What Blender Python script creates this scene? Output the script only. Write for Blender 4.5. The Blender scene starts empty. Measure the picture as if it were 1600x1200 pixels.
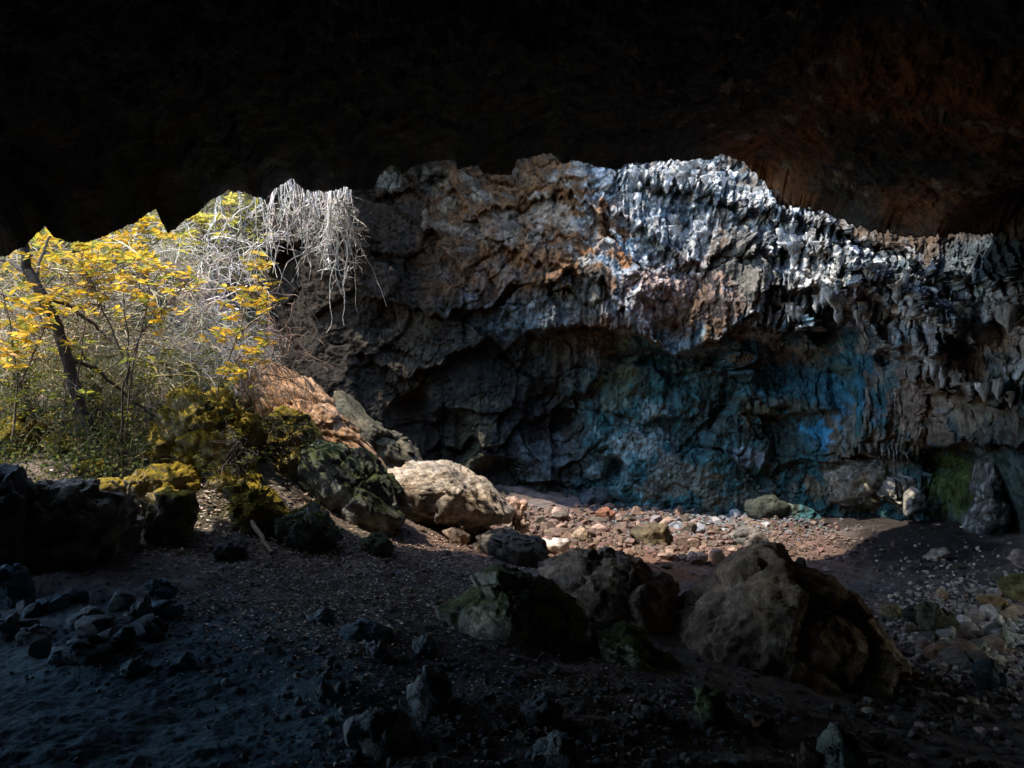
import bpy, bmesh, math, random
import numpy as np
R = math.radians
rng = np.random.default_rng(7)
random.seed(7)
S = bpy.context.scene
COL = S.collection

# ------------------------------------------------------------------ camera
F, CZ = 1256.0, 1.7
cam = bpy.data.cameras.new('camera'); camo = bpy.data.objects.new('camera', cam); COL.objects.link(camo)
camo.location = (0, 0, CZ); camo.rotation_euler = (R(90), 0, 0)
cam.sensor_width = 36; cam.lens = 36 * F / 1600; cam.clip_end = 400; cam.clip_start = 0.05
S.camera = camo

# ------------------------------------------------------------------ light
SUN = np.array([-0.44, -0.11, 0.89]); SUN /= np.linalg.norm(SUN)
el = math.asin(SUN[2]); az = math.atan2(SUN[0], SUN[1])
w = bpy.data.worlds.new('World'); S.world = w; w.use_nodes = True
nt = w.node_tree; nt.nodes.clear()
sky = nt.nodes.new('ShaderNodeTexSky'); sky.sky_type = 'NISHITA'; sky.sun_disc = False
sky.sun_elevation = el; sky.sun_rotation = az; sky.air_density = 1.3; sky.dust_density = 0.4; sky.ozone_density = 3.2
bg = nt.nodes.new('ShaderNodeBackground'); bg.inputs[1].default_value = 0.15
wo = nt.nodes.new('ShaderNodeOutputWorld')
nt.links.new(sky.outputs[0], bg.inputs[0]); nt.links.new(bg.outputs[0], wo.inputs[0])
sl = bpy.data.lights.new('sun', 'SUN'); sl.energy = 2.0; sl.angle = R(0.6); sl.color = (1.0, 0.93, 0.82)
so = bpy.data.objects.new('sun', sl); COL.objects.link(so)
import mathutils
so.rotation_euler = mathutils.Vector(SUN).to_track_quat('Z', 'Y').to_euler()
so.location = (-6, 10, 12)
S.view_settings.view_transform = 'Standard'; S.view_settings.look = 'None'
S.view_settings.gamma = 1; S.view_settings.exposure = 2.08
S.render.engine = 'CYCLES'
cy = S.cycles
cy.use_denoising = True; cy.max_bounces = 8; cy.diffuse_bounces = 5; cy.glossy_bounces = 2
cy.transmission_bounces = 3; cy.transparent_max_bounces = 4; cy.sample_clamp_indirect = 6
cy.use_adaptive_sampling = False

# ------------------------------------------------------------------ numpy noise
def _h(ix, iy, iz, s):
    h = (ix.astype(np.uint32) * np.uint32(374761393) + iy.astype(np.uint32) * np.uint32(668265263)
         + iz.astype(np.uint32) * np.uint32(2246822519) + np.uint32((s * 3266489917) & 0xffffffff))
    h = (h ^ (h >> np.uint32(13))) * np.uint32(1274126177)
    h = (h ^ (h >> np.uint32(16))) * np.uint32(2654435761)
    return h ^ (h >> np.uint32(15))
_G = np.array([(1,1,0),(-1,1,0),(1,-1,0),(-1,-1,0),(1,0,1),(-1,0,1),(1,0,-1),(-1,0,-1),
               (0,1,1),(0,-1,1),(0,1,-1),(0,-1,-1),(1,1,0),(-1,1,0),(0,-1,1),(0,-1,-1)], np.float32)
def perlin(p, s=0):
    p = np.asarray(p, np.float32)
    i = np.floor(p).astype(np.int64); f = p - i
    u = f * f * f * (f * (f * 6 - 15) + 10)
    out = np.zeros(len(p), np.float32)
    for dx in (0, 1):
        wx = u[:, 0] if dx else 1 - u[:, 0]
        for dy in (0, 1):
            wy = u[:, 1] if dy else 1 - u[:, 1]
            for dz in (0, 1):
                wz = u[:, 2] if dz else 1 - u[:, 2]
                g = _G[_h(i[:, 0] + dx, i[:, 1] + dy, i[:, 2] + dz, s) & np.uint32(15)]
                d = g[:, 0] * (f[:, 0] - dx) + g[:, 1] * (f[:, 1] - dy) + g[:, 2] * (f[:, 2] - dz)
                out += wx * wy * wz * d
    return out
def fbm(p, scale, octv=5, s=0, gain=0.5, lac=2.03, ridged=False):
    p = np.asarray(p, np.float32) * np.asarray(scale, np.float32)
    a, t, out = 1.0, 0.0, 0
    for k in range(octv):
        n = perlin(p, s + k * 17)
        if ridged: n = 1 - 2.4 * np.abs(n)
        out = out + a * n; t += a; a *= gain; p = p * lac + 11.3
    return out / t
def facet(p, scale, s=0, tilt=1.0):
    """nearest-cell planes: blocky, cracked rock relief; returns height, f2-f1, cell random"""
    p = np.asarray(p, np.float32) * np.asarray(scale, np.float32)
    i = np.floor(p).astype(np.int64)
    n = len(p); d1 = np.full(n, 9e9, np.float32); d2 = d1.copy(); hh = np.zeros(n, np.float32); rr = hh.copy()
    for dx in (-1, 0, 1):
        for dy in (-1, 0, 1):
            for dz in (-1, 0, 1):
                cx, cyy, cz = i[:, 0] + dx, i[:, 1] + dy, i[:, 2] + dz
                h = _h(cx, cyy, cz, s)
                jx = (h & np.uint32(255)) / 255.0; jy = ((h >> np.uint32(8)) & np.uint32(255)) / 255.0
                jz = ((h >> np.uint32(16)) & np.uint32(255)) / 255.0; r = ((h >> np.uint32(24)) & np.uint32(255)) / 255.0
                ex = p[:, 0] - (cx + jx); ey = p[:, 1] - (cyy + jy); ez = p[:, 2] - (cz + jz)
                d = ex * ex + ey * ey + ez * ez
                h2 = (h * np.uint32(2654435761))
                tx = (h2 & np.uint32(255)) / 127.5 - 1; ty = ((h2 >> np.uint32(8)) & np.uint32(255)) / 127.5 - 1
                tz = ((h2 >> np.uint32(16)) & np.uint32(255)) / 127.5 - 1
                v = (tx * ex + ty * ey + tz * ez) * tilt + (r - 0.5)
                near = d < d1
                d2 = np.where(near, d1, np.minimum(d2, d))
                hh = np.where(near, v, hh); rr = np.where(near, r, rr); d1 = np.where(near, d, d1)
    return hh.astype(np.float32), np.sqrt(d2) - np.sqrt(d1), rr
def sstep(a, b, x):
    t = np.clip((x - a) / (b - a), 0, 1); return t * t * (3 - 2 * t)
class TPS:
    def __init__(s, pts, vals, lam=1e-3):
        s.p = np.array(pts, float); n = len(s.p)
        K = s.k(s.p, s.p) + lam * np.eye(n); Pm = np.c_[np.ones(n), s.p]
        A = np.block([[K, Pm], [Pm.T, np.zeros((3, 3))]])
        s.w = np.linalg.solve(A, np.r_[np.array(vals, float), 0, 0, 0])
    def k(s, a, b):
        r2 = (a[:, None, 0] - b[None, :, 0]) ** 2 + (a[:, None, 1] - b[None, :, 1]) ** 2 + 1e-12
        return 0.5 * r2 * np.log(r2)
    def __call__(s, q):
        q = np.asarray(q, float); out = np.empty(len(q)); n = len(s.p)
        for i in range(0, len(q), 100000):
            c = q[i:i + 100000]
            out[i:i + 100000] = s.k(c, s.p) @ s.w[:n] + s.w[n] + c @ s.w[n + 1:]
        return out
def P(px, py, Y):
    px, py, Y = np.asarray(px, float), np.asarray(py, float), np.asarray(Y, float)
    return np.stack(np.broadcast_arrays((px - 800) / F * Y, Y, CZ - (py - 600) / F * Y), -1)

# ------------------------------------------------------------------ mesh + materials helpers
def mesh_np(name, V, quads=None, tris=None, col=None, mat=None, smooth=True, parent=None):
    me = bpy.data.meshes.new(name)
    V = np.asarray(V, np.float32); me.vertices.add(len(V)); me.vertices.foreach_set('co', V.ravel())
    fs, ls = [], []
    if quads is not None and len(quads): fs.append(np.asarray(quads, np.int32).ravel()); ls.append(np.full(len(quads), 4))
    if tris is not None and len(tris): fs.append(np.asarray(tris, np.int32).ravel()); ls.append(np.full(len(tris), 3))
    li = np.concatenate(fs); lt = np.concatenate(ls).astype(np.int32)
    me.loops.add(len(li)); me.loops.foreach_set('vertex_index', li)
    me.polygons.add(len(lt)); st = np.r_[0, np.cumsum(lt)[:-1]].astype(np.int32)
    me.polygons.foreach_set('loop_start', st)
    me.polygons.foreach_set('use_smooth', np.full(len(lt), smooth))
    me.update(calc_edges=True)
    if col is not None:
        a = me.color_attributes.new('Col', 'FLOAT_COLOR', 'POINT')
        c = np.ones((len(V), 4), np.float32); c[:, :3] = col
        a.data.foreach_set('color', c.ravel())
    if mat: me.materials.append(mat)
    o = bpy.data.objects.new(name, me); COL.objects.link(o)
    if parent: o.parent = parent
    return o
def grid_quads(nr, nc):
    a = (np.arange(nr - 1)[:, None] * nc + np.arange(nc - 1)[None, :]).ravel()
    return np.stack([a, a + 1, a + nc + 1, a + nc], -1)
def tag(o, label=None, cat=None, group=None, kind=None):
    if label: o['label'] = label
    if cat: o['category'] = cat
    if group: o['group'] = group
    if kind: o['kind'] = kind
    return o
def rock_mat(name, nscale=9, bump=0.6, dist=0.03, rough=0.85, var=0.5, spec=0.3, streak=False):
    m = bpy.data.materials.new(name); m.use_nodes = True; n = m.node_tree; n.nodes.clear()
    o = n.nodes.new('ShaderNodeOutputMaterial'); b = n.nodes.new('ShaderNodeBsdfPrincipled'); n.links.new(b.outputs[0], o.inputs[0])
    b.inputs['Specular IOR Level'].default_value = spec
    at = n.nodes.new('ShaderNodeAttribute'); at.attribute_name = 'Col'
    tc = n.nodes.new('ShaderNodeTexCoord'); mp = n.nodes.new('ShaderNodeMapping'); n.links.new(tc.outputs['Object'], mp.inputs[0])
    if streak: mp.inputs['Scale'].default_value = (1, 1, 0.35)
    n1 = n.nodes.new('ShaderNodeTexNoise'); n1.inputs['Scale'].default_value = nscale; n1.inputs['Detail'].default_value = 9; n1.inputs['Roughness'].default_value = 0.68
    n2 = n.nodes.new('ShaderNodeTexNoise'); n2.inputs['Scale'].default_value = nscale * 0.27; n2.inputs['Detail'].default_value = 6
    n3 = n.nodes.new('ShaderNodeTexVoronoi'); n3.inputs['Scale'].default_value = nscale * 1.7; n3.feature = 'DISTANCE_TO_EDGE'
    for q in (n1, n2): n.links.new(mp.outputs[0], q.inputs['Vector'])
    wv = n.nodes.new('ShaderNodeVectorMath'); wv.operation = 'MULTIPLY_ADD'; wv.inputs[1].default_value = (0.3,) * 3
    n.links.new(n2.outputs['Color'], wv.inputs[0]); n.links.new(mp.outputs[0], wv.inputs[2]); n.links.new(wv.outputs[0], n3.inputs['Vector'])
    mr = n.nodes.new('ShaderNodeMapRange'); mr.inputs[1].default_value = 0.28; mr.inputs[2].default_value = 0.72
    mr.inputs[3].default_value = 1 - var; mr.inputs[4].default_value = 1 + var; n.links.new(n1.outputs[0], mr.inputs[0])
    mx = n.nodes.new('ShaderNodeMix'); mx.data_type = 'RGBA'; mx.blend_type = 'MULTIPLY'; mx.inputs[0].default_value = 1
    n.links.new(at.outputs['Color'], mx.inputs[6]); n.links.new(mr.outputs[0], mx.inputs[7])
    n.links.new(mx.outputs[2], b.inputs['Base Color'])
    b.inputs['Roughness'].default_value = rough
    ad = n.nodes.new('ShaderNodeMath'); ad.operation = 'MULTIPLY_ADD'; ad.inputs[1].default_value = 0.25
    cl = n.nodes.new('ShaderNodeMath'); cl.operation = 'MINIMUM'; cl.inputs[1].default_value = 0.12; n.links.new(n3.outputs[0], cl.inputs[0])
    n.links.new(cl.outputs[0], ad.inputs[0]); ad.inputs[1].default_value = 1.5; n.links.new(n1.outputs[0], ad.inputs[2])
    bp = n.nodes.new('ShaderNodeBump'); bp.inputs['Strength'].default_value = bump; bp.inputs['Distance'].default_value = dist
    n.links.new(ad.outputs[0], bp.inputs['Height']); n.links.new(bp.outputs[0], b.inputs['Normal'])
    return m
def leaf_mat(name, trans=0.45, rough=0.5):
    m = bpy.data.materials.new(name); m.use_nodes = True; n = m.node_tree; n.nodes.clear()
    o = n.nodes.new('ShaderNodeOutputMaterial'); mix = n.nodes.new('ShaderNodeMixShader'); mix.inputs[0].default_value = trans
    b = n.nodes.new('ShaderNodeBsdfPrincipled'); t = n.nodes.new('ShaderNodeBsdfTranslucent')
    b.inputs['Roughness'].default_value = rough; b.inputs['Specular IOR Level'].default_value = 0.3
    at = n.nodes.new('ShaderNodeAttribute'); at.attribute_name = 'Col'
    n.links.new(at.outputs[0], b.inputs['Base Color']); n.links.new(at.outputs[0], t.inputs[0])
    n.links.new(b.outputs[0], mix.inputs[1]); n.links.new(t.outputs[0], mix.inputs[2]); n.links.new(mix.outputs[0], o.inputs[0])
    return m
M_WALL = rock_mat('limestone_wall', 7.5, 0.95, 0.08, 0.8, 0.65, spec=0.1, streak=True)
M_ROOF = rock_mat('cave_roof_rock', 5, 0.95, 0.08, 0.85, 0.6, spec=0.06)
M_ROCK = rock_mat('boulder_rock', 13, 0.95, 0.04, 0.8, 0.65, spec=0.14)
M_STONE = rock_mat('stone_rock', 22, 0.7, 0.015, 0.85, 0.5, spec=0.14)
M_SOIL = rock_mat('cave_soil', 26, 0.7, 0.02, 0.95, 0.55, spec=0.06)
M_BARK = rock_mat('bark', 40, 0.6, 0.006, 0.85, 0.4)
M_LEAF = leaf_mat('leaf', 0.55)
M_DRY = leaf_mat('dry_leaf', 0.12, 0.7)

# ------------------------------------------------------------------ ground function
gc = [(0,1200,3.2),(400,1200,3.2),(800,1200,3.3),(1200,1200,3.7),(1600,1200,4.8),
      (0,1000,5.0),(400,1000,5.0),(800,1000,5.7),(1200,1040,6.3),(1600,1000,8.2),
      (0,900,6.4),(300,880,7.0),(650,880,8.4),(900,900,9.6),(1100,880,12),(1400,880,13),(1600,870,12.4),
      (-400,900,6.2),(-300,760,8.2),(0,740,8.6),(150,745,8.7),(300,750,9.0),(430,745,9.6),(560,800,10.2),(650,805,11.4),(760,820,12.2),
      (850,795,17),(1000,792,19),(1200,796,19.2),(1400,802,18),(1600,822,15),(640,800,16.5),(720,800,16),
      (0,610,12),(250,610,12.5),(380,625,12.8),(470,650,13.2),(-500,610,11.5),(0,450,19),(300,400,22),(380,370,26),(150,300,32),(-500,440,18),
      (-300,300,30)]
gp = [P(*c) for c in gc]
gx = [(p[0], p[1]) for p in gp]; gz = [p[2] for p in gp]
for x, y, z in [(-30,8,1.5),(-30,25,7),(-30,45,13),(0,45,9),(8,30,1),(20,20,-1),(20,45,3),(12,8,-1),(12,-5,0),(-12,-5,0.3),(0,-9,0.2),(-10,3,0.5),(0,0,0.15),(30,0,0),(30,-10,0),(-30,-10,0)]:
    gx.append((x, y)); gz.append(z)
_gt = TPS(gx, gz, 0.02)
def gz_s(x, y): return _gt(np.c_[np.ravel(x), np.ravel(y)])
def gz_f(x, y):
    x, y = np.ravel(x).astype(float), np.ravel(y).astype(float)
    p = np.c_[x, y, np.zeros(len(x))]
    z = gz_s(x, y) + 0.16 * fbm(p, 0.55, 4, 3)
    rough = 0.4 + 0.6 * sstep(-.2, .35, perlin(p * 0.35, 9))
    rough = np.where(x > 1, 1.0, rough)
    z += 0.055 * rough * fbm(p, 2.7, 4, 31, 0.6)
    return z
_YY = np.exp(np.linspace(math.log(1.5), math.log(34), 700))
def at(px, py):
    """where the ray through a pixel first meets the ground"""
    r = P(px, py, _YY); g = gz_f(r[:, 0], r[:, 1]); k = np.argmax(r[:, 2] < g)
    if not (r[:, 2] < g).any(): k = len(_YY) - 1
    return r[k]

# ------------------------------------------------------------------ ground mesh
nc, nr = 1150, 760
u = np.linspace(-1, 1, nc)
Yr = np.r_[np.linspace(-9.5, 1.4, 24), np.exp(np.linspace(math.log(1.6), math.log(13), 470)), np.linspace(13.03, 21, 170), np.linspace(21.2, 60, nr - 664)]
hw = np.where(Yr < 21, 3.4 + 0.62 * np.maximum(Yr, 0), 3.4 + 0.62 * 21 + (Yr - 21) * 1.3)
hw = np.where(Yr < 1.5, np.interp(Yr, [-9.5, 1.5], [11, 4.3]), hw)
X = u[None, :] * hw[:, None]; YY = np.repeat(Yr[:, None], nc, 1)
X = X + np.where(X < 0, -1, 1) * (np.abs(u[None, :]) > 0.97) * (np.abs(u[None, :]) - 0.97) / 0.03 * 22
Z = gz_f(X, YY)
V = np.c_[X.ravel(), YY.ravel(), Z]
px = 800 + F * V[:, 0] / np.maximum(V[:, 1], 0.5); py = 600 - F * (V[:, 2] - CZ) / np.maximum(V[:, 1], 0.5)
V[:, 2] += 0.028 * fbm(V, 9, 5, 5, 0.68) - 0.03 * np.maximum(perlin(V * 3.1, 19) - .15, 0)
soil = np.array([0.17, 0.125, 0.10]); dark = np.array([0.10, 0.09, 0.088]); red = np.array([0.20, 0.088, 0.052]); olive = np.array([0.055, 0.05, 0.025])
grit = np.array([0.17, 0.13, 0.11])
C = np.repeat(soil[None], len(V), 0)
def mixc(C, c, a): a = np.clip(a, 0, 1)[:, None]; return C * (1 - a) + np.array(c)[None] * a
nz = fbm(V, 1.1, 5, 77); n2 = fbm(V, 5, 4, 78)
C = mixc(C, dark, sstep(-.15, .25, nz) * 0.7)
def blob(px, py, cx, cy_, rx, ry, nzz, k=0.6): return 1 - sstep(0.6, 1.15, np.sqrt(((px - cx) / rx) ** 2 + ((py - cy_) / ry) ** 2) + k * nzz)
C = mixc(C, (0.055, 0.11, 0.14), (1 - sstep(0.45, 1.5, np.sqrt(((px - 250) / 480) ** 2 + ((py - 1120) / 190) ** 2) + .5 * nz)) * 0.85)  # blue of the skylight painted into the soil colour, front left
C = mixc(C, red, blob(px, py, 1030, 885, 110, 45, nz) * 0.9)
C = mixc(C, (0.14, 0.08, 0.058), blob(px, py, 960, 845, 330, 60, nz) * 0.9)
C = mixc(C, (0.13, 0.08, 0.058), blob(px, py, 1290, 875, 90, 50, nz) * 0.85)
C = mixc(C, (0.20, 0.15, 0.13), blob(px, py, 1400, 1000, 90, 60, nz) * 0.7)
C = mixc(C, (0.035, 0.028, 0.025), np.maximum(blob(px, py, 1440, 845, 150, 55, nz), blob(px, py, 1320, 812, 120, 20, nz)))  # shade on the right-hand floor painted in as near-black soil
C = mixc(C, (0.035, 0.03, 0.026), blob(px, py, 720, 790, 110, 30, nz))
C = mixc(C, olive, sstep(7.6, 8.8, V[:, 1] + nz) * (1 - sstep(-2.2, -0.8, V[:, 0])) * sstep(-.2, .2, nz))
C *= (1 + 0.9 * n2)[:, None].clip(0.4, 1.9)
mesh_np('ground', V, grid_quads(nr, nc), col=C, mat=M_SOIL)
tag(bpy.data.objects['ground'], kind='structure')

# ------------------------------------------------------------------ far wall
wc = [(380,300,25),(380,600,23),(380,800,21),(450,300,20.5),(450,560,19.4),(450,800,18.5),(600,300,19.2),(600,500,19),(600,800,18.5),
      (800,260,20.3),(800,400,19.2),(800,560,19.6),(800,800,18.8),(1000,250,19.9),(1000,400,18.9),(1000,480,18.8),(1000,600,19.5),(1000,800,19),
      (1150,240,19.2),(1150,400,18.2),(1150,500,18.3),(1150,620,19.2),(1150,800,18.9),(1300,330,17.4),(1300,430,17),(1300,560,18.1),(1300,680,18.2),(1300,800,18.1),
      (1450,380,15.4),(1450,520,15.2),(1450,640,16),(1450,800,16.8),(1600,380,12.8),(1600,600,12.8),(1600,830,14.2),(1800,400,9.3),(1800,830,10.3),
      (2000,400,7.2),(2000,830,7.6),(2400,300,5.2),(2400,900,5.2),(330,300,30),(330,800,26)]
wt = TPS([(a / 200, b / 200) for a, b, _ in wc], [c for _, _, c in wc], 0.01)
pxs = np.r_[np.arange(330, 560, 2.4), np.arange(560, 1640, 1.45), np.arange(1642, 2400, 6)]
pys = np.r_[np.arange(900, 210, -1.45), np.arange(209, -130, -5)]
nc, nr = len(pxs), len(pys)
PX, PY = [a.ravel() for a in np.meshgrid(pxs, pys)]
PYc = np.clip(PY, 235, 850)
Yw = wt(np.c_[PX / 200, PYc / 200])
_u = np.maximum(235 - PY, 0)
Yw += np.where(PX > 930, _u * 0.022 * sstep(930, 1010, PX), -np.interp(PX, [330, 450, 650, 850, 930], [4.5, 3.6, 2.6, 1.4, 0.0]) * sstep(0, 110, _u))  # unseen bulge over the left part, shaped to keep sun and sky off it
Q = np.c_[PX / 60, PY / 60, np.zeros(len(PX))].astype(np.float32)
warp = 14 * fbm(Q, 0.9, 3, 401)
# ledges: lower edges of overhanging masses; rock above the line stands proud of what is below
led = []
def ledge(pts, A, h, ragged=10, cols=0.0, cs=26, fade=30, low=0.0):
    global Yw
    pts = np.array(pts, float)
    T = np.interp(PX, pts[:, 0], pts[:, 1]) + warp * 0.6
    q1 = np.c_[PX / cs, PY * 0.0 + pts[0, 1], PX * 0].astype(np.float32)
    sc = perlin(q1, 55) + 0.5 * perlin(q1 * 2.3, 56) + 0.3 * perlin(q1 * 5.1, 57)
    T = T + ragged * sc * 1.6
    xf = sstep(pts[0, 0] - fade, pts[0, 0] + fade * .3, PX) * (1 - sstep(pts[-1, 0] - fade * .3, pts[-1, 0] + fade, PX))
    d = T - PY
    f = sstep(-1.5, 3.5, d) * np.exp(-np.maximum(d, 0) / h)
    if cols:
        q2 = np.c_[(PX + 0.25 * warp) / (cs * 0.42), PY / (cs * 4.0), PX * 0].astype(np.float32)
        f = f * (1 + cols * (perlin(q2, 91) * 1.3 + 0.7 * perlin(q2 * 2.1, 92)))
    Yw = Yw - A * f * xf
    led.append((pts, A))
ledge([(840,522),(930,512),(1000,522),(1060,558),(1125,530),(1185,488)], 1.0, 90, 6, 0.2)
ledge([(1185,512),(1230,520),(1268,512),(1285,478),(1310,470),(1345,505),(1400,555),(1460,570)], 1.15, 95, 8, 0.5, 22)
ledge([(980,285),(1040,305),(1090,300),(1150,335),(1215,350)], 0.55, 55, 15, 1.0, 20)
ledge([(960,335),(1020,370),(1070,410),(1105,420),(1130,380)], 0.45, 50, 15, 1.0, 20)
ledge([(1180,395),(1240,385),(1300,410),(1360,440),(1420,470)], 0.5, 45, 12, 1.0, 20)
ledge([(1200,455),(1270,450),(1340,462),(1400,500),(1450,520)], 0.4, 40, 8, 0.9, 18)
ledge([(1400,495),(1440,515),(1500,535),(1540,490),(1600,505),(1700,530)], 0.55, 60, 12, 0.9, 26)
ledge([(1420,590),(1470,615),(1530,620),(1600,650),(1700,650)], 0.5, 60, 14, 0.8, 24)
ledge([(1240,350),(1300,365),(1370,395),(1440,430),(1520,450),(1600,440),(1700,450)], 0.4, 40, 10, 0.9, 16)
ledge([(590,310),(680,285),(760,340),(850,300),(930,350)], 0.3, 45, 16, 0.5, 36)
ledge([(740,350),(800,400),(880,420),(960,470)], 0.35, 45, 16, 0.5, 34)
ledge([(880,300),(940,340),(1000,420),(1040,500)], 0.35, 40, 16, 0.5, 30)
ledge([(600,470),(700,500),(800,455),(880,430)], 0.4, 60, 14, 0.4, 46)
ledge([(560,560),(640,590),(720,560),(840,530)], 0.28, 90, 14, 0.2, 50)
ledge([(680,700),(760,700),(860,640),(930,600)], 0.5, 80, 14, 0.3, 40)
ledge([(1060,578),(1120,585),(1180,570)], 0.3, 30, 5, 0.3)
ledge([(1180,645),(1230,650),(1298,642)], 0.45, 45, 4, 0.2, 40, 12)
ledge([(1100,690),(1180,745),(1200,700)], 0.35, 60, 6, 0.3, 30)
ledge([(940,640),(1000,660),(1080,650)], 0.2, 60, 8, 0.4, 30)
ledge([(1340,705),(1380,720),(1440,725)], 0.4, 55, 6, 0.8, 14, 10)
ledge([(1440,690),(1520,700),(1600,690),(1700,690)], 0.5, 60, 10, 0.2, 40)
ledge([(1300,775),(1350,780),(1430,790)], 0.35, 35, 6, 0.7, 14, 12)
def dent(cx, cy_, rx, ry, d):
    global Yw
    r = np.sqrt(((PX + warp - cx) / rx) ** 2 + ((PY + warp * .7 - cy_) / ry) ** 2)
    Yw = Yw + d * (1 - sstep(0.55, 1.1, r))
dent(1292,500,26,40,0.9); dent(700,690,45,50,0.7); dent(860,660,55,70,0.6); dent(1010,560,60,16,0.4); dent(960,740,18,30,0.6); dent(1120,560,70,16,0.5)
dent(1150,430,55,70,-0.35); dent(1030,480,70,50,-0.25); dent(780,770,60,60,0.5); dent(1480,720,40,30,0.5)
dent(640,650,40,40,0.5); dent(1400,560,30,20,0.5)
W = P(PX, PY, Yw)
Wq = W * np.array([1, 0.6, 0.75])
up = sstep(600, 420, PY)
disp = 0.5 * fbm(Wq, 0.42, 4, 201)
fh, fe, fr = facet(W * np.array([1, .7, 1]) + 0.25 * np.stack([fbm(W, 1.3, 3, 301), fbm(W, 1.3, 3, 302), fbm(W, 1.3, 3, 303)], -1), 0.85, 5, 0.7)
fh0, fe0, _ = facet(W * np.array([1, .6, 1]) + 0.6 * np.stack([fbm(W, .6, 3, 321), fbm(W, .6, 3, 322), fbm(W, .6, 3, 323)], -1), 0.42, 25, 1.0)
disp += 0.55 * fh0 * (1 - sstep(350, 250, PY) * .6)
disp += 0.30 * fh - 0.10 * (1 - sstep(0, 0.12, fe)) * sstep(0, .25, perlin(W * .8, 71))
fh2, fe2, _ = facet(W + 0.2 * np.stack([fbm(W, 3, 3, 311), fbm(W, 3, 3, 312), fbm(W, 3, 3, 313)], -1), 2.6, 15, 0.8)
disp += 0.065 * fh2 - 0.05 * (1 - sstep(0, 0.1, fe2)) * sstep(-.05, .25, perlin(W * 1.3, 72))
disp += 0.13 * fbm(W, 3.2, 6, 211, 0.66, ridged=True)
# dripstone flutes: relief stretched along the vertical
flute = fbm(W * np.array([1, 1, 0.22]), 3.4, 4, 221, 0.6, ridged=True)
def polyd(px_, py_, pts):
    pts = np.array(pts, float); best = np.full(len(px_), 9e9)
    for a, b in zip(pts[:-1], pts[1:]):
        ab = b - a; t = np.clip(((px_ - a[0]) * ab[0] + (py_ - a[1]) * ab[1]) / (ab @ ab), 0, 1)
        best = np.minimum(best, np.hypot(px_ - a[0] - t * ab[0], py_ - a[1] - t * ab[1]))
    return best
n_big = fbm(Wq, 0.7, 5, 231); n_mid = fbm(W, 2.1, 5, 232); n_fine = fbm(W, 6, 4, 233, 0.6); n_str = fbm(W * np.array([1, 1, 0.3]), 3.0, 5, 234)
dW = polyd(PX, PY, [(985,285),(1080,300),(1160,320),(1250,400),(1330,440),(1420,480),(1520,500),(1620,530)])
dW2 = polyd(PX, PY, [(1010,330),(1060,400),(1000,470)])
dW3 = polyd(PX, PY, [(1220,500),(1300,460),(1400,540),(1480,600)])
white = (1 - sstep(25, 85, dW + 90 * n_mid + 30 * n_str)) ; white = np.maximum(white, (1 - sstep(20, 70, dW2 + 55 * n_mid)) * 0.8)
white = np.maximum(white, (1 - sstep(20, 80, dW3 + 55 * n_str)) * 0.55)
disp += flute * (0.06 + 0.17 * white * (0.5 + sstep(-.3, .2, n_mid))) + 0.05 * fbm(W * np.array([1, 1, .45]), 8.5, 4, 223, 0.62, ridged=True) * (0.35 + 0.7 * white * sstep(-.2, .2, n_big))
disp += 0.16 * white * facet(W * np.array([1, 1, .55]), 2.1, 35, 0.6)[0]
disp += 0.022 * fbm(W, 17, 3, 224, 0.6)
W = W - np.stack([(W[:, 0] / W[:, 1]) * 0, np.ones(len(W)), np.zeros(len(W))], -1) * disp[:, None]
# small sideways shove so relief is not all along one axis
W[:, 0] += 0.10 * fbm(W, 1.4, 3, 251); W[:, 2] += 0.10 * fbm(W, 1.4, 3, 252)
C = np.repeat(np.array([[0.11, 0.068, 0.040]]), len(W), 0)
C = mixc(C, (0.05, 0.05, 0.045), sstep(-.05, .35, n_big))
C = mixc(C, (0.21, 0.098, 0.042), blob(PX, PY, 800, 350, 260, 130, n_big * 1.6) * sstep(-.25, .2, n_mid))
C = mixc(C, (0.10, 0.075, 0.055), blob(PX, PY, 1420, 300, 230, 110, n_big * 1.5) * sstep(-.2, .25, n_mid))
C = mixc(C, (0.06, 0.075, 0.08), blob(PX, PY, 1540, 420, 110, 60, n_big))
C = mixc(C, (0.08, 0.12, 0.14), blob(PX, PY, 1480, 570, 180, 100, n_big * 1.5) * .8)
C = mixc(C, (0.035, 0.105, 0.11), sstep(520, 610, PY + 90 * n_big) * sstep(850, 950, PX + 90 * n_mid) * (1 - sstep(1380, 1520, PX + 90 * n_big) * .6) * (0.5 + 0.45 * sstep(-.2, .12, n_str + .6 * n_fine)))
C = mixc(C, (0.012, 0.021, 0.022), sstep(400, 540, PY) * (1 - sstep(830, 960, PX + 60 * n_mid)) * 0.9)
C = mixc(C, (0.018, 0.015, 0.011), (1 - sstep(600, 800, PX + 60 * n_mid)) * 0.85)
pale = (0.50, 0.475, 0.445)
def patch(cx, cy_, rx, ry, c, k=1.0, nn=1.4, src=None):
    global C
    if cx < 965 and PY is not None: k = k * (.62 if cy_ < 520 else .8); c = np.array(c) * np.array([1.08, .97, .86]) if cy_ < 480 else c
    C = mixc(C, c, blob(PX, PY, cx, cy_, rx, ry, nn * (n_mid if src is None else src) + 0.9 * n_fine + 0.6 * n_str, 1.0) * k)
patch(790,345,80,36,(0.34,0.28,0.22),.8,3.6); patch(860,330,45,30,(0.38,0.32,0.27),.7,3.6); patch(902,272,28,18,(0.5,0.5,0.48),.9,2)
patch(608,278,20,16,(0.36,0.36,0.33),.9,2); patch(700,300,30,30,(0.40,0.35,0.28),.6,3); patch(960,400,60,45,(0.36,0.38,0.38),.7,3.4)
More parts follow.
